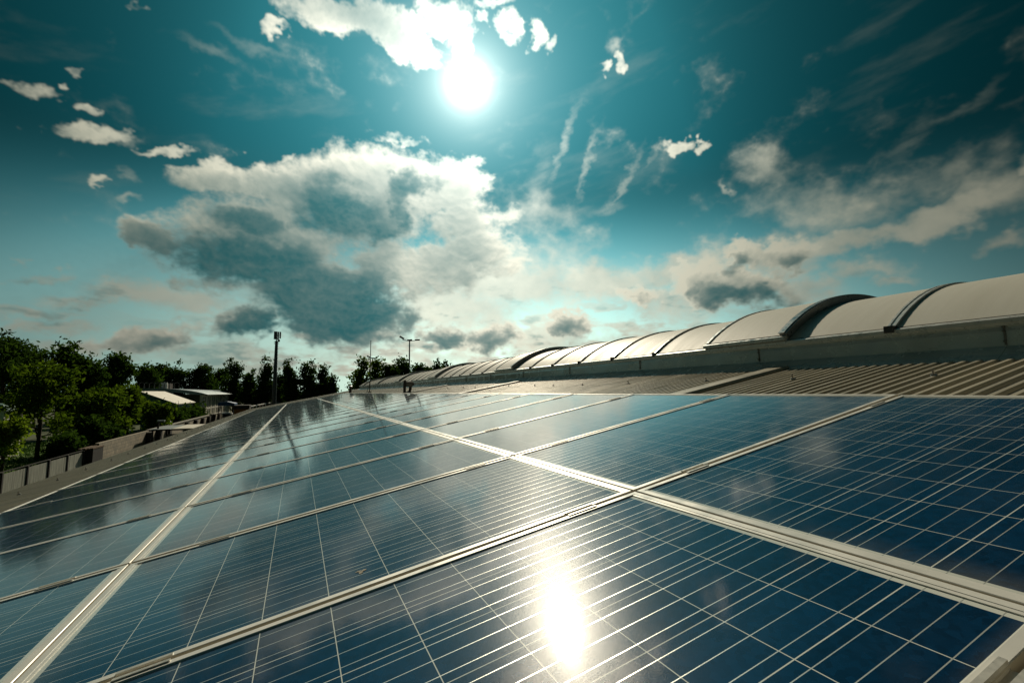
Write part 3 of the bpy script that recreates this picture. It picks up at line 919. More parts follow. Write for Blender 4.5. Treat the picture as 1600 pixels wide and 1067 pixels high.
# ---------------------------------------------------------------- ground
def sheet(name, x0, x1, y0, y1, z, mat, nx=1, ny=1):
    vs = [(x0+(x1-x0)*i/nx, y0+(y1-y0)*j/ny, z) for j in range(ny+1) for i in range(nx+1)]
    fs = [(j*(nx+1)+i, j*(nx+1)+i+1, (j+1)*(nx+1)+i+1, (j+1)*(nx+1)+i) for j in range(ny) for i in range(nx)]
    me = bpy.data.meshes.new(name); me.from_pydata(vs, [], fs); me.update()
    return tag(link(name, me, M[mat]), kind='structure')
sheet('ground', -4000, 4000, -600, 6000, 0.0, 'field', 8, 8)
sheet('yard', -15.2, 60, -40, 320, 0.004, 'asphalt', 2, 8)
sheet('lawn', -40, -15.6, 30, 84, 0.004, 'grass', 2, 4)

def make_grass():
    n = 26000
    x = rng.uniform(-34, -15.7, n); y = rng.uniform(44, 82, n)
    h = rng.uniform(0.08, 0.24, n); a = rng.uniform(0, 6.28, n); w = rng.uniform(0.012, 0.03, n)*2
    lx, ly = rng.normal(0, 0.05, n), rng.normal(0, 0.05, n)
    dx, dy = np.cos(a)*w, np.sin(a)*w
    v = np.stack([np.stack([x-dx, y-dy, np.full(n, 0.004)], 1), np.stack([x+dx, y+dy, np.full(n, 0.004)], 1), np.stack([x+lx, y+ly, h], 1)], 1).reshape(-1, 3)
    return mesh_np('grass', v, np.arange(3*n).reshape(-1, 3))

def mesh_np(name, v, f):
    me = bpy.data.meshes.new(name)
    k = f.shape[1]
    me.vertices.add(len(v)); me.vertices.foreach_set('co', np.ascontiguousarray(v, np.float32).ravel())
    me.loops.add(f.size); me.loops.foreach_set('vertex_index', np.ascontiguousarray(f, np.int32).ravel())
    me.polygons.add(len(f)); me.polygons.foreach_set('loop_start', np.arange(0, f.size, k, dtype=np.int32))
    me.update(calc_edges=True); me.validate()
    return me
tag(link('grass', make_grass(), M['grass']), kind='stuff')

# ---------------------------------------------------------------- fence and block wall beside the yard
WX = -15.4
def make_fence():
    posts = [31.55, 34.56, 37.57, 40.55, 43.5, 46.5, 49.45]
    root = empty('panel_fence', 'weathered grey panel fence with dark posts below the trees', 'fence', (WX, posts[0], 0))
    def loc(s):
        s.v = [(x-WX, y-posts[0], z) for x, y, z in s.v]; return s
    for y in posts:
        bevelled(loc(Shape().box(WX-0.06, WX+0.09, y-0.085, y+0.085, 0, 1.68)).build('post', M['post'], root), 0.01)
    for a, b in zip(posts[:-1], posts[1:]):
        s = Shape()
        n = 7
        for k in range(n):
            y0 = a+0.09+(b-a-0.18)*k/n
            y1 = a+0.09+(b-a-0.18)*(k+1)/n-0.012
            dx = random.uniform(-0.006, 0.006)
            s.box(WX-0.02+dx, WX+0.02+dx, y0, y1, 0.12, 1.56+random.uniform(-0.01, 0.01))
        loc(s).build('board_panel', M['fence'], root)
    s = Shape().box(WX-0.035, WX+0.05, posts[0]-0.085, posts[-1]+0.085, 1.685, 1.73)
    loc(s).build('top_rail', M['post'], root)
    s = Shape()
    for a, b in zip(posts[:-1], posts[1:]):
        s.box(WX-0.03, WX+0.04, a+0.09, b-0.09, 0.02, 0.115)
    loc(s).build('bottom_rail', M['post'], root)
make_fence()

def make_pile():
    root = empty('timber_stack', 'dark stack of brown timber between the fence end and the block wall', 'timber stack', (WX+0.2, 50.9, 0))
    Shape().box(-0.5, 0.35, -1.1, 1.2, 0.0, 1.72).build('stacked_boards', M['post'], root)
    s = Shape()
    for k, (x, z) in enumerate(((-0.42, 1.78), (-0.18, 1.80), (0.08, 1.77), (0.28, 1.79))):
        s.box(x-0.1, x+0.1, -1.5+0.1*k, 1.25, z-0.055, z+0.055)
    s.build('top_planks', M['wood'], root)
make_pile()

def make_wall():
    y0, y1 = 52.4, 128.0
    root = empty('block_wall', 'long concrete block wall with dark buttresses beside the yard', 'wall', (WX, y0, 0))
    h1, h2, ym = 2.0, 1.95, 68.0
    Shape().box(-0.15, 0.15, 0, ym-y0, 0, h1).build('wall_face', M['block'], root)
    Shape().box(-0.15, 0.15, ym-y0+0.01, y1-y0, 0, h2).build('wall_face', M['block'], root)
    Shape().box(-0.22, 0.24, ym-y0+0.01, y1-y0+0.1, h2+0.003, h2+0.13).build('coping', M['coping'], root)
    for y in (67.2, 71.5, 76.6, 88.0, 95.0, 101.5, 108.0, 114.5, 121.0):
        bevelled(Shape().box(0.153, 0.62, y-y0-0.55, y-y0+0.55, 0, 1.86).build('buttress', M['brown'], root), 0.02)
    return root
make_wall()

# ---------------------------------------------------------------- vehicles
def make_car(name, label, loc, rz, paint, kind='car'):
    root = empty(name, label, 'van' if kind == 'van' else 'car', loc, (0, 0, rz))
    if kind == 'van':
        L, Wd = 5.0, 1.9
        prof = [(-2.45, 0.35), (-2.5, 1.0), (-2.45, 2.05), (-2.25, 2.2), (0.85, 2.2), (1.25, 2.0), (1.75, 1.25), (2.35, 1.05), (2.48, 0.8), (2.45, 0.35)]
        glass = [(0.55, 1.25), (0.75, 2.0), (1.08, 1.98), (1.6, 1.25)]
        wx = (-1.5, 1.55)
    else:
        L, Wd = 4.3, 1.75
        prof = [(-2.1, 0.3), (-2.15, 0.75), (-2.02, 0.98), (-1.5, 1.03), (-1.05, 1.40), (-0.4, 1.48), (0.35, 1.44), (1.0, 1.0), (1.85, 0.85), (2.12, 0.68), (2.12, 0.3)]
        glass = [(-1.42, 1.02), (-1.0, 1.36), (0.3, 1.385), (0.86, 1.01)]
        wx = (-1.35, 1.35)
    body = Shape().prism([(x, z) for x, z in prof], 'y', -Wd/2, Wd/2).build('body', paint, root)
    bevelled(body, 0.08, 3)
    for s in (-1, 1):
        y = s*Wd/2
        Shape().prism(glass, 'y', min(y+s*0.002, y+s*0.012), max(y+s*0.002, y+s*0.012)).build('side_window', M['window'], root)
        for x in wx:
            w = Shape()
            w.tube([(x, y-s*0.18, 0.33), (x, y+s*0.015, 0.33)], 0.33, 20)
            wh = w.build('wheel', M['dark'], root, True)
            r = Shape()
            r.tube([(x, y+s*0.016, 0.33), (x, y+s*0.03, 0.33)], 0.2, 16)
            r.build('rim', M['silver'], wh)
    if kind == 'van':
        q = [(1.28, 1.96), (1.72, 1.29)]; bk = [(-2.475, 1.9), (-2.49, 1.3)]
    else:
        q = [(0.40, 1.40), (0.97, 1.03)]; bk = [(-1.10, 1.37), (-1.46, 1.07)]
    for (xa, za), (xb, zb), sg, nm in ((q[0], q[1], 1, 'windscreen'), (bk[0], bk[1], -1, 'rear_window')):
        o = 0.03*sg
        Shape().add([(xa+o, -Wd*0.42, za+0.03), (xa+o, Wd*0.42, za+0.03), (xb+o, Wd*0.42, zb+0.03), (xb+o, -Wd*0.42, zb+0.03),
                     (xa, -Wd*0.42, za), (xa, Wd*0.42, za), (xb, Wd*0.42, zb), (xb, -Wd*0.42, zb)],
                    [(0, 1, 2, 3), (4, 7, 6, 5), (0, 4, 5, 1), (1, 5, 6, 2), (2, 6, 7, 3), (3, 7, 4, 0)]).build(nm, M['window'], root)
    for s in (-1, 1):
        Shape().box(L/2-0.06, L/2-0.01, s*Wd*0.36-0.17, s*Wd*0.36+0.17, 0.62, 0.76).build('headlight', M['white'], root)
    return root

make_car('parked_car', 'silver car parked under the grey and white carport', (-12.6, 68.6, 0.004), R(90), M['silver'])
make_car('parked_van', 'white van behind the block wall next to the street lamp', (-17.6, 84.5, 0.004), R(84), M['carwhite'], 'van')

def make_carport():
    root = empty('carport', 'low open carport with one grey and one white roof sheet', 'carport', (-12.7, 69.0, 0))
    bevelled(Shape().box(-1.9, 0.15, -4.2, 3.6, 2.22, 2.29).build('roof_sheet', M['greyroof'], root), 0.01)
    bevelled(Shape().box(0.16, 2.2, -3.6, 4.6, 2.20, 2.27).build('roof_sheet', M['shedroof'], root), 0.01)
    for x in (-1.7, 2.0):
        for y in (-3.5, 3.4):
            Shape().box(x-0.05, x+0.05, y-0.05, y+0.05, 0, 2.2).build('post', M['post'], root)
    Shape().box(-1.8, 2.1, -3.56, -3.44, 2.08, 2.19).build('beam', M['post'], root)
    Shape().box(-1.8, 2.1, 3.34, 3.46, 2.08, 2.19).build('beam', M['post'], root)
make_carport()

def make_lamp():
    root = empty('street_lamp', 'short dark lamp post with a pale head in front of the block wall', 'lamp', (-14.0, 66.0, 0))
    Shape().tube([(0, 0, 0), (0, 0, 1.6), (0, 0, 3.1)], [0.13, 0.11, 0.09], 10).build('pole', M['post'], root, True)
    bevelled(Shape().box(-0.12, 0.62, -0.16, 0.16, 3.12, 3.28).build('lamp_head', M['silver'], root), 0.03)
    bevelled(Shape().box(0.2, 0.58, -0.12, 0.12, 3.07, 3.116).build('lens', M['window'], root), 0.01)
make_lamp()

# ---------------------------------------------------------------- neighbouring buildings
def make_hall():
    X, Y0, Y1, Ht = -19.9, 130.0, 192.0, 6.0
    W = 26.0
    root = empty('industrial_hall', 'long hall with a pale arched roof, dark end wall and a glazed cream side', 'building', (X, Y0, 0))
    Shape().box(-W, -0.3, 0, Y1-Y0, 0, Ht).build('wall', M['hallwall'], root)
    Shape().box(-0.295, -0.05, 0.0, Y1-Y0, 0, Ht-0.01).build('wall', M['cream'], root)
    n_w = 9
    span = (Y1-Y0)/n_w
    for k in range(n_w):
        y0, y1 = k*span+1.0, (k+1)*span-0.6
        w = Shape()
        for a, b in ((0.4, 2.5), (2.75, 5.5)):
            w.box(-0.047, -0.015, y0, y1, a, b)
        win = w.build('window', M['hallglass'], root)
        fr = Shape()
        for yy in np.linspace(y0, y1, 3):
            fr.box(-0.012, 0.06, yy-0.16, yy+0.16, 0.4, 5.5)
        fr.box(-0.011, 0.05, y0, y1, 2.45, 2.8)
        fr.build('mullion', M['white'], win)
    for k in range(n_w+1):
        y = min(max(k*span, 0.25), Y1-Y0-0.25)
        Shape().box(-0.047, 0.10, y-0.25, y+0.25, 0, Ht-0.02).build('pilaster', M['cream'], root)
    # arched roof with a deep pale fascia
    n = 26
    top, bot = [], []
    for k in range(n+1):
        x = -W-0.8+(W+2.2)*k/n
        t = (x+W+0.8)/(W+2.2)*2-1
        z = Ht+1.55-1.5*abs(t)**3.2
        top.append((x, z)); bot.append((x, max(z-0.75, Ht+0.02)))
    for k in range(n):
        pass
    Shape().prism(top+bot[::-1], 'y', -1.0, Y1-Y0+0.8).build('roof', M['blueroof'], root)
    rl = Shape()
    for k in range(8):
        x = -12.0+0.95*k
        pts = [(x+0.42*math.cos(a), 2.0, Ht+1.50+(1.05+0.35*math.sin(a))) for a in np.linspace(math.pi, 0, 9)]
        pts = [(x-0.42, 2.0, Ht+1.45)]+pts+[(x+0.42, 2.0, Ht+1.45)]
        rl.tube(pts, 0.05, 6)
    rl.build('guard_rail', M['mast'], root)
    Shape().box(-W+1, -3.5, -0.16, -0.01, 0.2, 1.1).build('plinth', M['post'], root)
    for x in (-2.6, -6.5, -10.5):
        w = Shape().box(x-1.2, x+1.2, -0.05, -0.005, 1.2, 2.9).build('window', M['window'], root)
        Shape().box(x-1.3, x+1.3, -0.12, -0.052, 1.08, 1.19).build('sill', M['coping'], w)
make_hall()

def make_shed():
    X1, X2, Y0, Y1 = -22.7, -18.2, 95.0, 110.3
    z1, z2 = 6.5, 4.65
    root = empty('lean_to_shed', 'teal shed with a plain pale sloping roof among the trees', 'shed', (X2, Y0, 0))
    Shape().prism([(X1-X2, 0), (0, 0), (0, z2-0.1), (X1-X2, z1-0.1)], 'y', 0, Y1-Y0).build('wall', M['teal'], root)
    dz = (z1-z2)/(X2-X1)
    Shape().prism([(X1-X2-0.3, z1+0.3*dz), (0.4, z2-0.4*dz), (0.4, z2-0.4*dz+0.14), (X1-X2-0.3, z1+0.3*dz+0.14)], 'y', -0.5, Y1-Y0+0.4).build('roof', M['shedroof'], root)
    Shape().box(0.005, 0.06, 2.0, 4.6, 0, 2.8).build('door', M['brown'], root)
    for y in (7.0, 11.0):
        Shape().box(0.005, 0.05, y-0.8, y+0.8, 1.6, 2.8).build('window', M['window'], root)
make_shed()

def make_gallery():
    X0, X1, Y = -42.2, -35.2, 170.0
    root = empty('roof_gallery_building', 'white framed building with a row of openings above the hall roof', 'building', (X0, Y, 0))
    Shape().box(0, X1-X0, 0.4, 8, 0, 9.4).build('wall', M['brown'], root)
    s = Shape()
    s.box(-0.2, X1-X0+0.2, -0.2, 0.39, 9.0, 9.7)
    s.box(-0.2, X1-X0+0.2, -0.2, 0.39, 6.4, 7.0)
    for k in range(9):
        x = (X1-X0)*k/8
        s.box(x-0.28, x+0.28, -0.15, 0.39, 7.003, 8.997)
    s.build('white_frame', M['white'], root)
    for k in range(8):
        x = (X1-X0)*(k+0.5)/8
        Shape().box(x-0.14, x+0.14, 0.3, 0.39, 7.0, 9.0).build('window', M['window'], root)
make_gallery()

def make_far_building():
    root = empty('far_flat_building', 'low dark flat-roofed building behind the poplars', 'building', (-5.5, 232, 0))
    Shape().box(-11, 10.5, -3, 14, 0, 6.5).build('wall', M['brown'], root)
    Shape().box(-11.3, 10.8, -3.3, 14.3, 6.503, 6.9).build('roof', M['greyroof'], root)
    for k in range(7):
        x = -9.3+3.1*k
        Shape().box(x-0.9, x+0.9, -3.06, -3.003, 2.4, 4.4).build('window', M['window'], root)
make_far_building()

def make_canopy():
    root = empty('blue_canopy', 'flat blue canopy on posts in front of the hall', 'canopy', (-12.9, 115, 0))
    bevelled(Shape().prism([(-1.4, 4.1), (-1.3, 4.45), (0.2, 4.62), (1.6, 4.2), (1.6, 3.75), (-1.4, 3.75)], 'y', -2.2, 3.0).build('roof', M['tarp'], root), 0.04)
    for x in (-1.25, 1.45):
        for y in (-2.0, 2.8):
            Shape().box(x-0.06, x+0.06, y-0.06, y+0.06, 0, 3.745).build('post', M['mast'], root)
make_canopy()
make_car('parked_van', 'white van standing under the blue canopy', (-12.9, 115.6, 0.004), R(-78), M['carwhite'], 'van')

def make_container():
    root = empty('orange_container', 'orange box container with a dark lid at the edge of the yard', 'container', (-9.1, 105, 0))
    s = Shape()
    s.box(-1.25, 1.2, -1.5, 2.5, 0.15, 3.25)
    bevelled(s.build('body', M['orange'], root), 0.03)
    r = Shape()
    for k in range(9):
        x = -1.1+0.27*k
        r.box(x-0.05, x+0.05, -1.56, -1.503, 0.3, 3.1)
    r.build('side_ribs', M['orange'], root)
    bevelled(Shape().box(-1.35, 1.3, -1.65, 2.6, 3.253, 4.0).build('lid', M['brown'], root), 0.05)
    for x in (-1.0, 0.95):
        Shape().box(x-0.15, x+0.15, -1.4, 2.4, 0.0, 0.147).build('skid', M['post'], root)
make_container()

def make_railing():
    root = empty('white_railing', 'pale post and rail barrier beyond the orange container', 'railing', (-9.5, 118, 0))
    p0, p1 = Vector((0.4, 0, 0)), Vector((3.6, 62, 0))
    s = Shape()
    s.tube([p0+Vector((0, 0, 3.35)), p1+Vector((0, 0, 3.35))], 0.11, 6)
    s.build('rail', M['white'], root)
    s = Shape()
    s.tube([p0+Vector((0, 0, 2.6)), p1+Vector((0, 0, 2.6))], 0.06, 6)
    s.build('rail', M['white'], root)
    for k in range(11):
        q = p0.lerp(p1, k/10)
        Shape().box(q.x-0.09, q.x+0.09, q.y-0.09, q.y+0.09, 0, 3.24).build('post', M['white'], root)
    return root
make_railing()

def make_ramp():
    """raised parking deck that carries the two far cars"""
    root = empty('parking_deck', 'low concrete parking deck at the far side of the yard', 'deck', (-5.6, 156, 0))
    bevelled(Shape().box(-4.6, 4.6, -8, 12, 0, 2.0).build('slab', M['coping'], root), 0.03)
make_ramp()
make_car('parked_car', 'dark red car parked beyond the end of the roof', (-7.0, 150.5, 2.0), R(12), M['red'])
make_car('parked_car', 'pale silver car parked behind the red car', (-4.9, 160.0, 2.0), R(8), M['silver'])

def make_hut():
    root = empty('teal_roof_hut', 'small white hut with a teal roof at the left edge behind the trees', 'hut', (-27.0, 62.6, 0))
    Shape().box(-1.8, 1.3, -0.5, 3, 0, 4.75).build('wall', M['white'], root)
    Shape().prism([(-2.1, 4.753), (1.6, 4.753), (1.3, 5.35), (-1.9, 5.5)], 'y', -0.9, 3.3).build('roof', M['teal'], root)
    Shape().box(0.2, 0.9, -0.56, -0.503, 3.4, 4.4).build('window', M['window'], root)
make_hut()

def make_pole():
    root = empty('white_flue', 'slim white flue pipe rising among the trees', 'flue', (-35.3, 110, 0))
    Shape().tube([(0, 0, 0), (0, 0, 10.6)], [0.34, 0.30], 10).build('pipe', M['white'], root, True)
    Shape().tube([(0, 0, 10.603), (0, 0, 10.95)], [0.42, 0.36], 10).build('cap', M['white'], root, True)
make_pole()

# ---------------------------------------------------------------- masts
def make_tower():
    H = 22.7
    root = empty('cell_tower', 'slim dark mobile phone tower with antennas above the tree line', 'cell tower', (-5.1, 140, 0))
    Shape().tube([(0, 0, 0), (0, 0, 8), (0, 0, 15), (0, 0, 20.2)], [0.62, 0.52, 0.42, 0.36], 14).build('pole', M['mast'], root, True)
    Shape().tube([(0, 0, 20.2), (0, 0, H)], 0.12, 8).build('spigot', M['mast'], root, True)
    for k, (x, y, z0, z1) in enumerate(((-0.52, -0.2, 20.6, 22.75), (-0.12, -0.55, 20.7, 22.7), (0.35, -0.3, 20.4, 22.65), (0.82, 0.1, 20.9, 22.7), (-0.2, 0.5, 20.6, 22.7))):
        a = bevelled(Shape().box(x-0.19, x+0.19, y-0.1, y+0.1, z0, z1).build('antenna', M['mast'], root), 0.04)
        Shape().tube([(0, 0, (z0+z1)/2), (x*0.85, y*0.85, (z0+z1)/2)], 0.045, 6).build('bracket', M['mast'], a)
    s = Shape()
    for z in (20.0, 19.5):
        pts = [(0.62*math.cos(t), 0.62*math.sin(t), z) for t in np.linspace(0, 2*math.pi, 17)]
        s.tube(pts, 0.05, 6, cap=False)
    s.build('platform_ring', M['mast'], root)
    bevelled(Shape().box(0.34, 0.80, -0.2, 0.2, 20.0, 20.6).build('radio_unit', M['mast'], root), 0.03)
    s = Shape()
    for z in np.arange(2, 19.5, 0.8):
        s.tube([(0.36, -0.38, z), (0.55, -0.50, z)], 0.03, 5)
    s.build('climbing_rungs', M['mast'], root)
make_tower()

def make_floodlight(name, label, loc, H, heads, arm):
    root = empty(name, label, 'floodlight mast', loc, group='floodlight masts behind the roof')
    Shape().tube([(0, 0, 0), (0, 0, H*0.5), (0, 0, H)], [0.30, 0.22, 0.15], 10).build('pole', M['mast'], root, True)
    s = Shape()
    s.tube([(-arm, 0, H+0.25), (-arm*0.4, 0, H+0.02), (0, 0, H-0.05), (arm*0.4, 0, H+0.02), (arm, 0, H+0.2)], 0.08, 6)
    s.build('crossarm', M['mast'], root)
    for x, z, tilt in heads:
        h = Shape().box(-0.62, 0.62, -0.35, 0.35, -0.17, 0.17).build('lamp_head', M['dark'], root)
        h.location = (x, 0, H+z); h.rotation_euler = (0, R(tilt), 0)
        bevelled(h, 0.05)
    return root
make_floodlight('floodlight_mast', 'taller floodlight mast with three lamp heads, right of the lightning rod', (26.4, 120, 0), 19.4, ((-2.0, 0.75, 28), (0.0, 0.20, -6), (2.0, 0.30, -5)), 1.9)
make_floodlight('floodlight_mast', 'farther floodlight mast with two lamp heads seen beside the lightning rod', (24.2, 170, 0), 18.2, ((-1.45, 0.55, 26), (0.0, 0.02, 0), (1.5, 0.5, -24)), 1.5)

# ---------------------------------------------------------------- trees
def make_crown(blobs, leaf, n_leaf, seed, ragged=0.25):
    """leaf-sized faces in clusters spread through several lobes; blobs are (x, y, z, rx, rz)"""
    g = np.random.default_rng(seed)
    vol = np.array([b[3]**2*b[4] for b in blobs]); share = vol**0.7/np.sum(vol**0.7)
    V = []
    for b, sh in zip(blobs, share):
        nc = max(8, int(n_leaf*sh/26))
        d = g.normal(size=(nc, 3)); d /= np.linalg.norm(d, axis=1)[:, None]
        r = g.uniform(0.12, 1.0, nc)**0.5*(1+ragged*g.normal(size=nc)*0.35)
        c = d*r[:, None]*np.array([b[3], b[3], b[4]])+np.array(b[:3])
        k = 26
        cs = leaf*g.uniform(1.2, 2.4, nc)
        off = g.normal(size=(nc, k, 3))*cs[:, None, None]*np.array([0.62, 0.62, 0.55])
        p = (c[:, None, :]+off).reshape(-1, 3)
        m = len(p)
        a = g.normal(size=(m, 3)); a /= np.linalg.norm(a, axis=1)[:, None]
        t = g.normal(size=(m, 3)); t -= a*np.sum(a*t, 1)[:, None]; t /= np.linalg.norm(t, axis=1)[:, None]
        q = np.cross(a, t)
        s = leaf*g.uniform(0.55, 1.2, m)[:, None]
        V.append(np.stack([p-t*s*0.9, p-q*s*0.45+t*s*0.05, p+t*s*0.9, p+q*s*0.45+t*s*0.05], 1))
    V = np.concatenate(V).reshape(-1, 3)
    V[:, 2] = np.maximum(V[:, 2], 0.05)
    return mesh_np('crown', V, np.arange(len(V)).reshape(-1, 4))

def make_tree(name, label, x, y, h, hw, kind, leafmat, seed, dist, group, cat='tree'):
    g = random.Random(seed)
    root = empty(name, label, cat, (x, y, 0), group=group)
    blobs = []
    if kind == 'poplar':
        base = h*0.16
        for k in range(11):
            f = k/10
            w = hw*(0.55+0.6*math.sin(math.pi*min(f*1.05+0.12, 1)))*g.uniform(0.55, 0.85)
            a = g.uniform(0, 6.28); r = hw*g.uniform(0.15, 0.55)*(1-0.5*f)
            blobs.append((r*math.cos(a), r*math.sin(a), base+(h*0.90-base)*f, w*0.62, h*0.125*g.uniform(0.9, 1.4)))
    elif kind == 'round':
        base = h*0.30
        for k in range(15):
            a = g.uniform(0, 6.28); r = hw*g.uniform(0.2, 0.74); f = g.uniform(0.0, 1.0)
            rr = hw*g.uniform(0.30, 0.48)
            blobs.append((r*math.cos(a)*(1-0.45*f), r*math.sin(a)*(1-0.45*f), base+(h-base-rr*0.8)*f, rr, rr*g.uniform(0.7, 0.95)))
        blobs.append((0, 0, (h+base)/2, hw*0.6, (h-base)*0.42))
    elif kind == 'bush':
        for k in range(9):
            a = g.uniform(0, 6.28); r = hw*g.uniform(0.2, 0.75); rr = hw*g.uniform(0.35, 0.55)
            blobs.append((r*math.cos(a), r*math.sin(a), max(rr*0.6, (h-rr*0.7)*g.uniform(0.25, 1.0)), rr, rr*0.8))
    else:     # hedge, longer along the wall
        for k in range(16):
            blobs.append((g.uniform(-0.6, 0.6)*hw*0.5, g.uniform(-2.2, 2.2)*hw, h*g.uniform(0.4, 0.82), hw*0.5, h*0.24))
    leaf = min(max(0.0042*dist, 0.17), 0.62)
    n = int(min(16000, max(3600, 4.0*(hw*h*2)/(leaf*leaf)*0.9)))
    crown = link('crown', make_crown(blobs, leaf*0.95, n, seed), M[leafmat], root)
    t = Shape()
    tr = max(0.09, h*0.016)
    bend = [(0, 0, 0), (g.uniform(-.1, .1)*hw, g.uniform(-.1, .1)*hw, h*0.35), (g.uniform(-.15, .15)*hw, g.uniform(-.15, .15)*hw, h*0.82)]
    t.tube(bend, [tr*1.25, tr*0.85, tr*0.22], 9)
    for b in blobs[:9]:
        z0 = h*g.uniform(0.2, 0.5)
        f = z0/(h*0.82)
        s = Vector(bend[0]).lerp(Vector(bend[2]), f)
        e = Vector(b[:3])
        m = s.lerp(e, 0.55)+Vector((0, 0, -0.05*h))
        t.tube([s, m, e], [tr*0.5, tr*0.32, tr*0.1], 6)
    t.build('trunk', M['bark'], root, True)
    return root

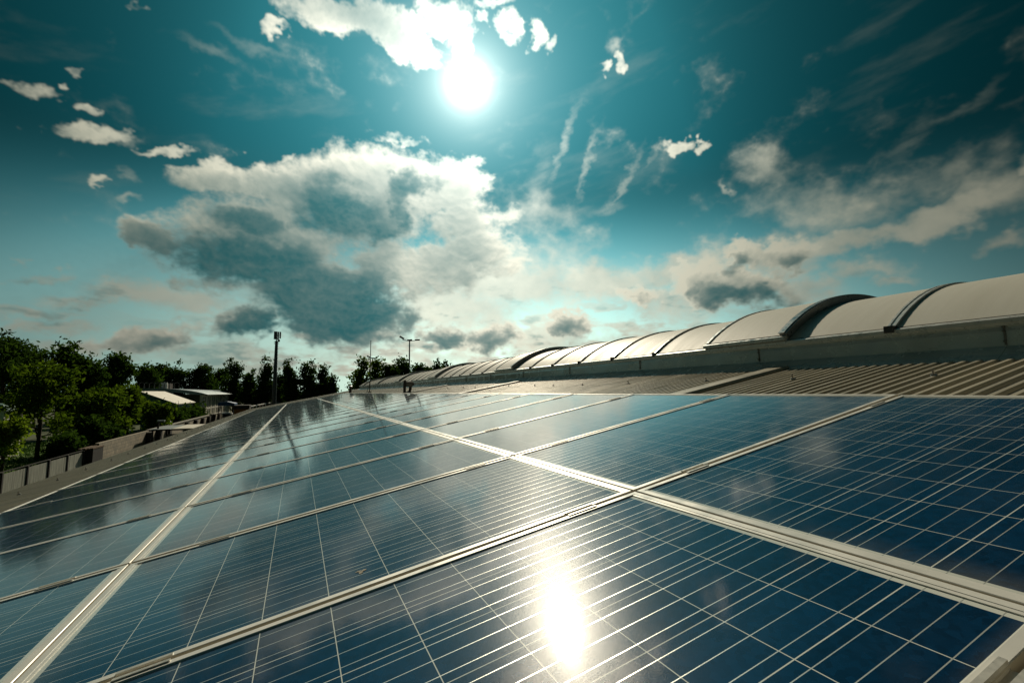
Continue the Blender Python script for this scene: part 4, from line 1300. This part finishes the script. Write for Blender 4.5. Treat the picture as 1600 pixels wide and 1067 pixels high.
TREES = [
 # name, label, x, y, h, half width, kind, leaf, group
 ('leafy_bush', 'small sunlit light green tree at the left edge just behind the fence', -18.9, 46.0, 4.9, 1.35, 'bush', 'leaf_light', None),
 ('maple_tree', 'broad bushy tree with sunlit yellow-green top standing on the lawn', -22.2, 60.0, 9.9, 3.9, 'round', 'leaf_mid', None),
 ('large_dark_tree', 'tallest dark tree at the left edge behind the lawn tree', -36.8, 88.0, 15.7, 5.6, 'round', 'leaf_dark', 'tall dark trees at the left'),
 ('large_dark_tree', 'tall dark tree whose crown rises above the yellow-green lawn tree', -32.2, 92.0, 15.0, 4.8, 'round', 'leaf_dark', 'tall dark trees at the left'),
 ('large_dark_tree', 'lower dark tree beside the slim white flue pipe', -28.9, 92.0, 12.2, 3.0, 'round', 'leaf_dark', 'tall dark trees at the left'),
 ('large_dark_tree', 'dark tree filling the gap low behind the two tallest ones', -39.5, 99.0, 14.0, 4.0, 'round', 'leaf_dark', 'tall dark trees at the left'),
 ('roadside_tree', 'wide green bush-like tree directly behind the block wall, left one of two', -20.0, 68.0, 7.5, 3.4, 'round', 'leaf_mid', 'bushy trees behind the block wall'),
 ('roadside_tree', 'wide green bush-like tree behind the wall next to the teal shed', -18.9, 73.5, 7.4, 2.6, 'round', 'leaf_mid', 'bushy trees behind the block wall'),
 ('roadside_tree', 'low dark bushy tree behind the wall near the lamp post', -17.3, 77.5, 5.0, 1.8, 'bush', 'leaf_mid', 'bushy trees behind the block wall'),
 ('low_shrub', 'dark low shrub behind the start of the block wall', -18.6, 62.5, 3.9, 2.0, 'bush', 'leaf_dark', 'shrubs behind the wall and fence'),
 ('low_shrub', 'dark shrub between the lawn tree and the timber stack', -18.8, 56.5, 2.7, 1.6, 'bush', 'leaf_dark', 'shrubs behind the wall and fence'),
 ('clipped_hedge', 'dark hedge behind the coped wall below the hall', -17.6, 93.0, 3.9, 1.9, 'hedge', 'leaf_dark', None),
 ('clipped_hedge', 'farther dark hedge in front of the glazed side of the hall', -17.4, 108.0, 3.4, 1.6, 'hedge', 'leaf_dark', None),
 ('background_tree', 'round many-lobed tree standing alone left of the white gallery', -35.2, 125.0, 15.4, 4.6, 'round', 'leaf_dark', 'trees on the skyline'),
 ('background_tree', 'small round tree in the dip left of the hall roof', -32.8, 140.0, 12.6, 3.0, 'round', 'leaf_dark', 'trees on the skyline'),
 ('background_tree', 'bluish far tree first in the row behind the hall', -43.7, 200.0, 17.2, 6.2, 'round', 'leaf_dark', 'trees on the skyline'),
 ('background_tree', 'widest tree in the row behind the hall', -36.5, 190.0, 17.6, 7.2, 'round', 'leaf_dark', 'trees on the skyline'),
 ('background_tree', 'second wide tree in the row behind the middle of the hall roof', -30.0, 192.0, 16.4, 6.2, 'round', 'leaf_dark', 'trees on the skyline'),
 ('background_tree', 'thin-leaved tree showing sky, behind the right half of the hall', -26.2, 208.0, 16.8, 6.2, 'round', 'leaf_dark', 'trees on the skyline'),
 ('background_tree', 'pointed tree behind the rounded end of the hall roof', -18.6, 180.0, 17.0, 5.2, 'poplar', 'leaf_dark', 'trees on the skyline'),
 ('background_tree', 'lower tree right of the rounded end of the hall roof', -13.8, 172.0, 13.2, 4.2, 'poplar', 'leaf_dark', 'trees on the skyline'),
 ('poplar_tree', 'tall narrow poplar just left of the phone tower', -8.3, 168.0, 16.6, 4.2, 'poplar', 'leaf_dark', 'trees on the skyline'),
 ('poplar_tree', 'low poplar just right of the foot of the phone tower', -4.6, 172.0, 12.9, 3.0, 'poplar', 'leaf_dark', 'trees on the skyline'),
 ('poplar_tree', 'slim poplar right of the phone tower, left of a pair', -1.7, 165.0, 15.4, 4.0, 'poplar', 'leaf_dark', 'trees on the skyline'),
 ('poplar_tree', 'broad poplar, highest between the phone tower and the roof end', 4.4, 165.0, 16.4, 5.8, 'poplar', 'leaf_dark', 'trees on the skyline'),
 ('poplar_tree', 'tree joined to the right flank of the broad poplar', 8.0, 168.0, 14.3, 3.2, 'poplar', 'leaf_dark', 'trees on the skyline'),
 ('poplar_tree', 'smallest tree at the open gap of sky before the rooflight', 11.3, 170.0, 11.0, 2.2, 'poplar', 'leaf_dark', 'trees on the skyline'),
 ('birch_tree', 'leftmost tree behind the far end of the rooflight', 13.6, 112.0, 14.2, 4.4, 'poplar', 'leaf_mid', 'trees behind the rooflight'),
 ('birch_tree', 'tree behind the far floodlight mast', 17.9, 118.0, 14.0, 3.5, 'poplar', 'leaf_mid', 'trees behind the rooflight'),
 ('birch_tree', 'rounded tree between the two floodlight masts', 20.8, 116.0, 14.6, 3.8, 'round', 'leaf_dark', 'trees behind the rooflight'),
 ('birch_tree', 'small tree just right of the rounded tree between the masts', 23.8, 121.0, 13.8, 3.0, 'poplar', 'leaf_dark', 'trees behind the rooflight'),
 ('birch_tree', 'tree behind the three-headed floodlight mast', 26.2, 123.0, 14.4, 3.9, 'poplar', 'leaf_dark', 'trees behind the rooflight'),
 ('birch_tree', 'wide low crown right of the three-headed floodlight mast', 32.4, 130.0, 14.6, 4.0, 'round', 'leaf_dark', 'trees behind the rooflight'),
 ('birch_tree', 'little crown second from the right above the rooflight', 36.0, 128.0, 14.4, 2.6, 'poplar', 'leaf_dark', 'trees behind the rooflight'),
 ('birch_tree', 'rightmost little crown peeping over the rooflight', 39.7, 132.0, 14.9, 3.0, 'poplar', 'leaf_dark', 'trees behind the rooflight'),
]
for k, (nm, lb, x, y, h, hw, kind, lf, gr) in enumerate(TREES):
    make_tree(nm, lb, x, y, h, hw, kind, lf, 100+k, math.hypot(x-0.6, y+1.3), gr, 'hedge' if kind == 'hedge' else 'shrub' if 'shrub' in nm or 'bush' in nm else 'tree')
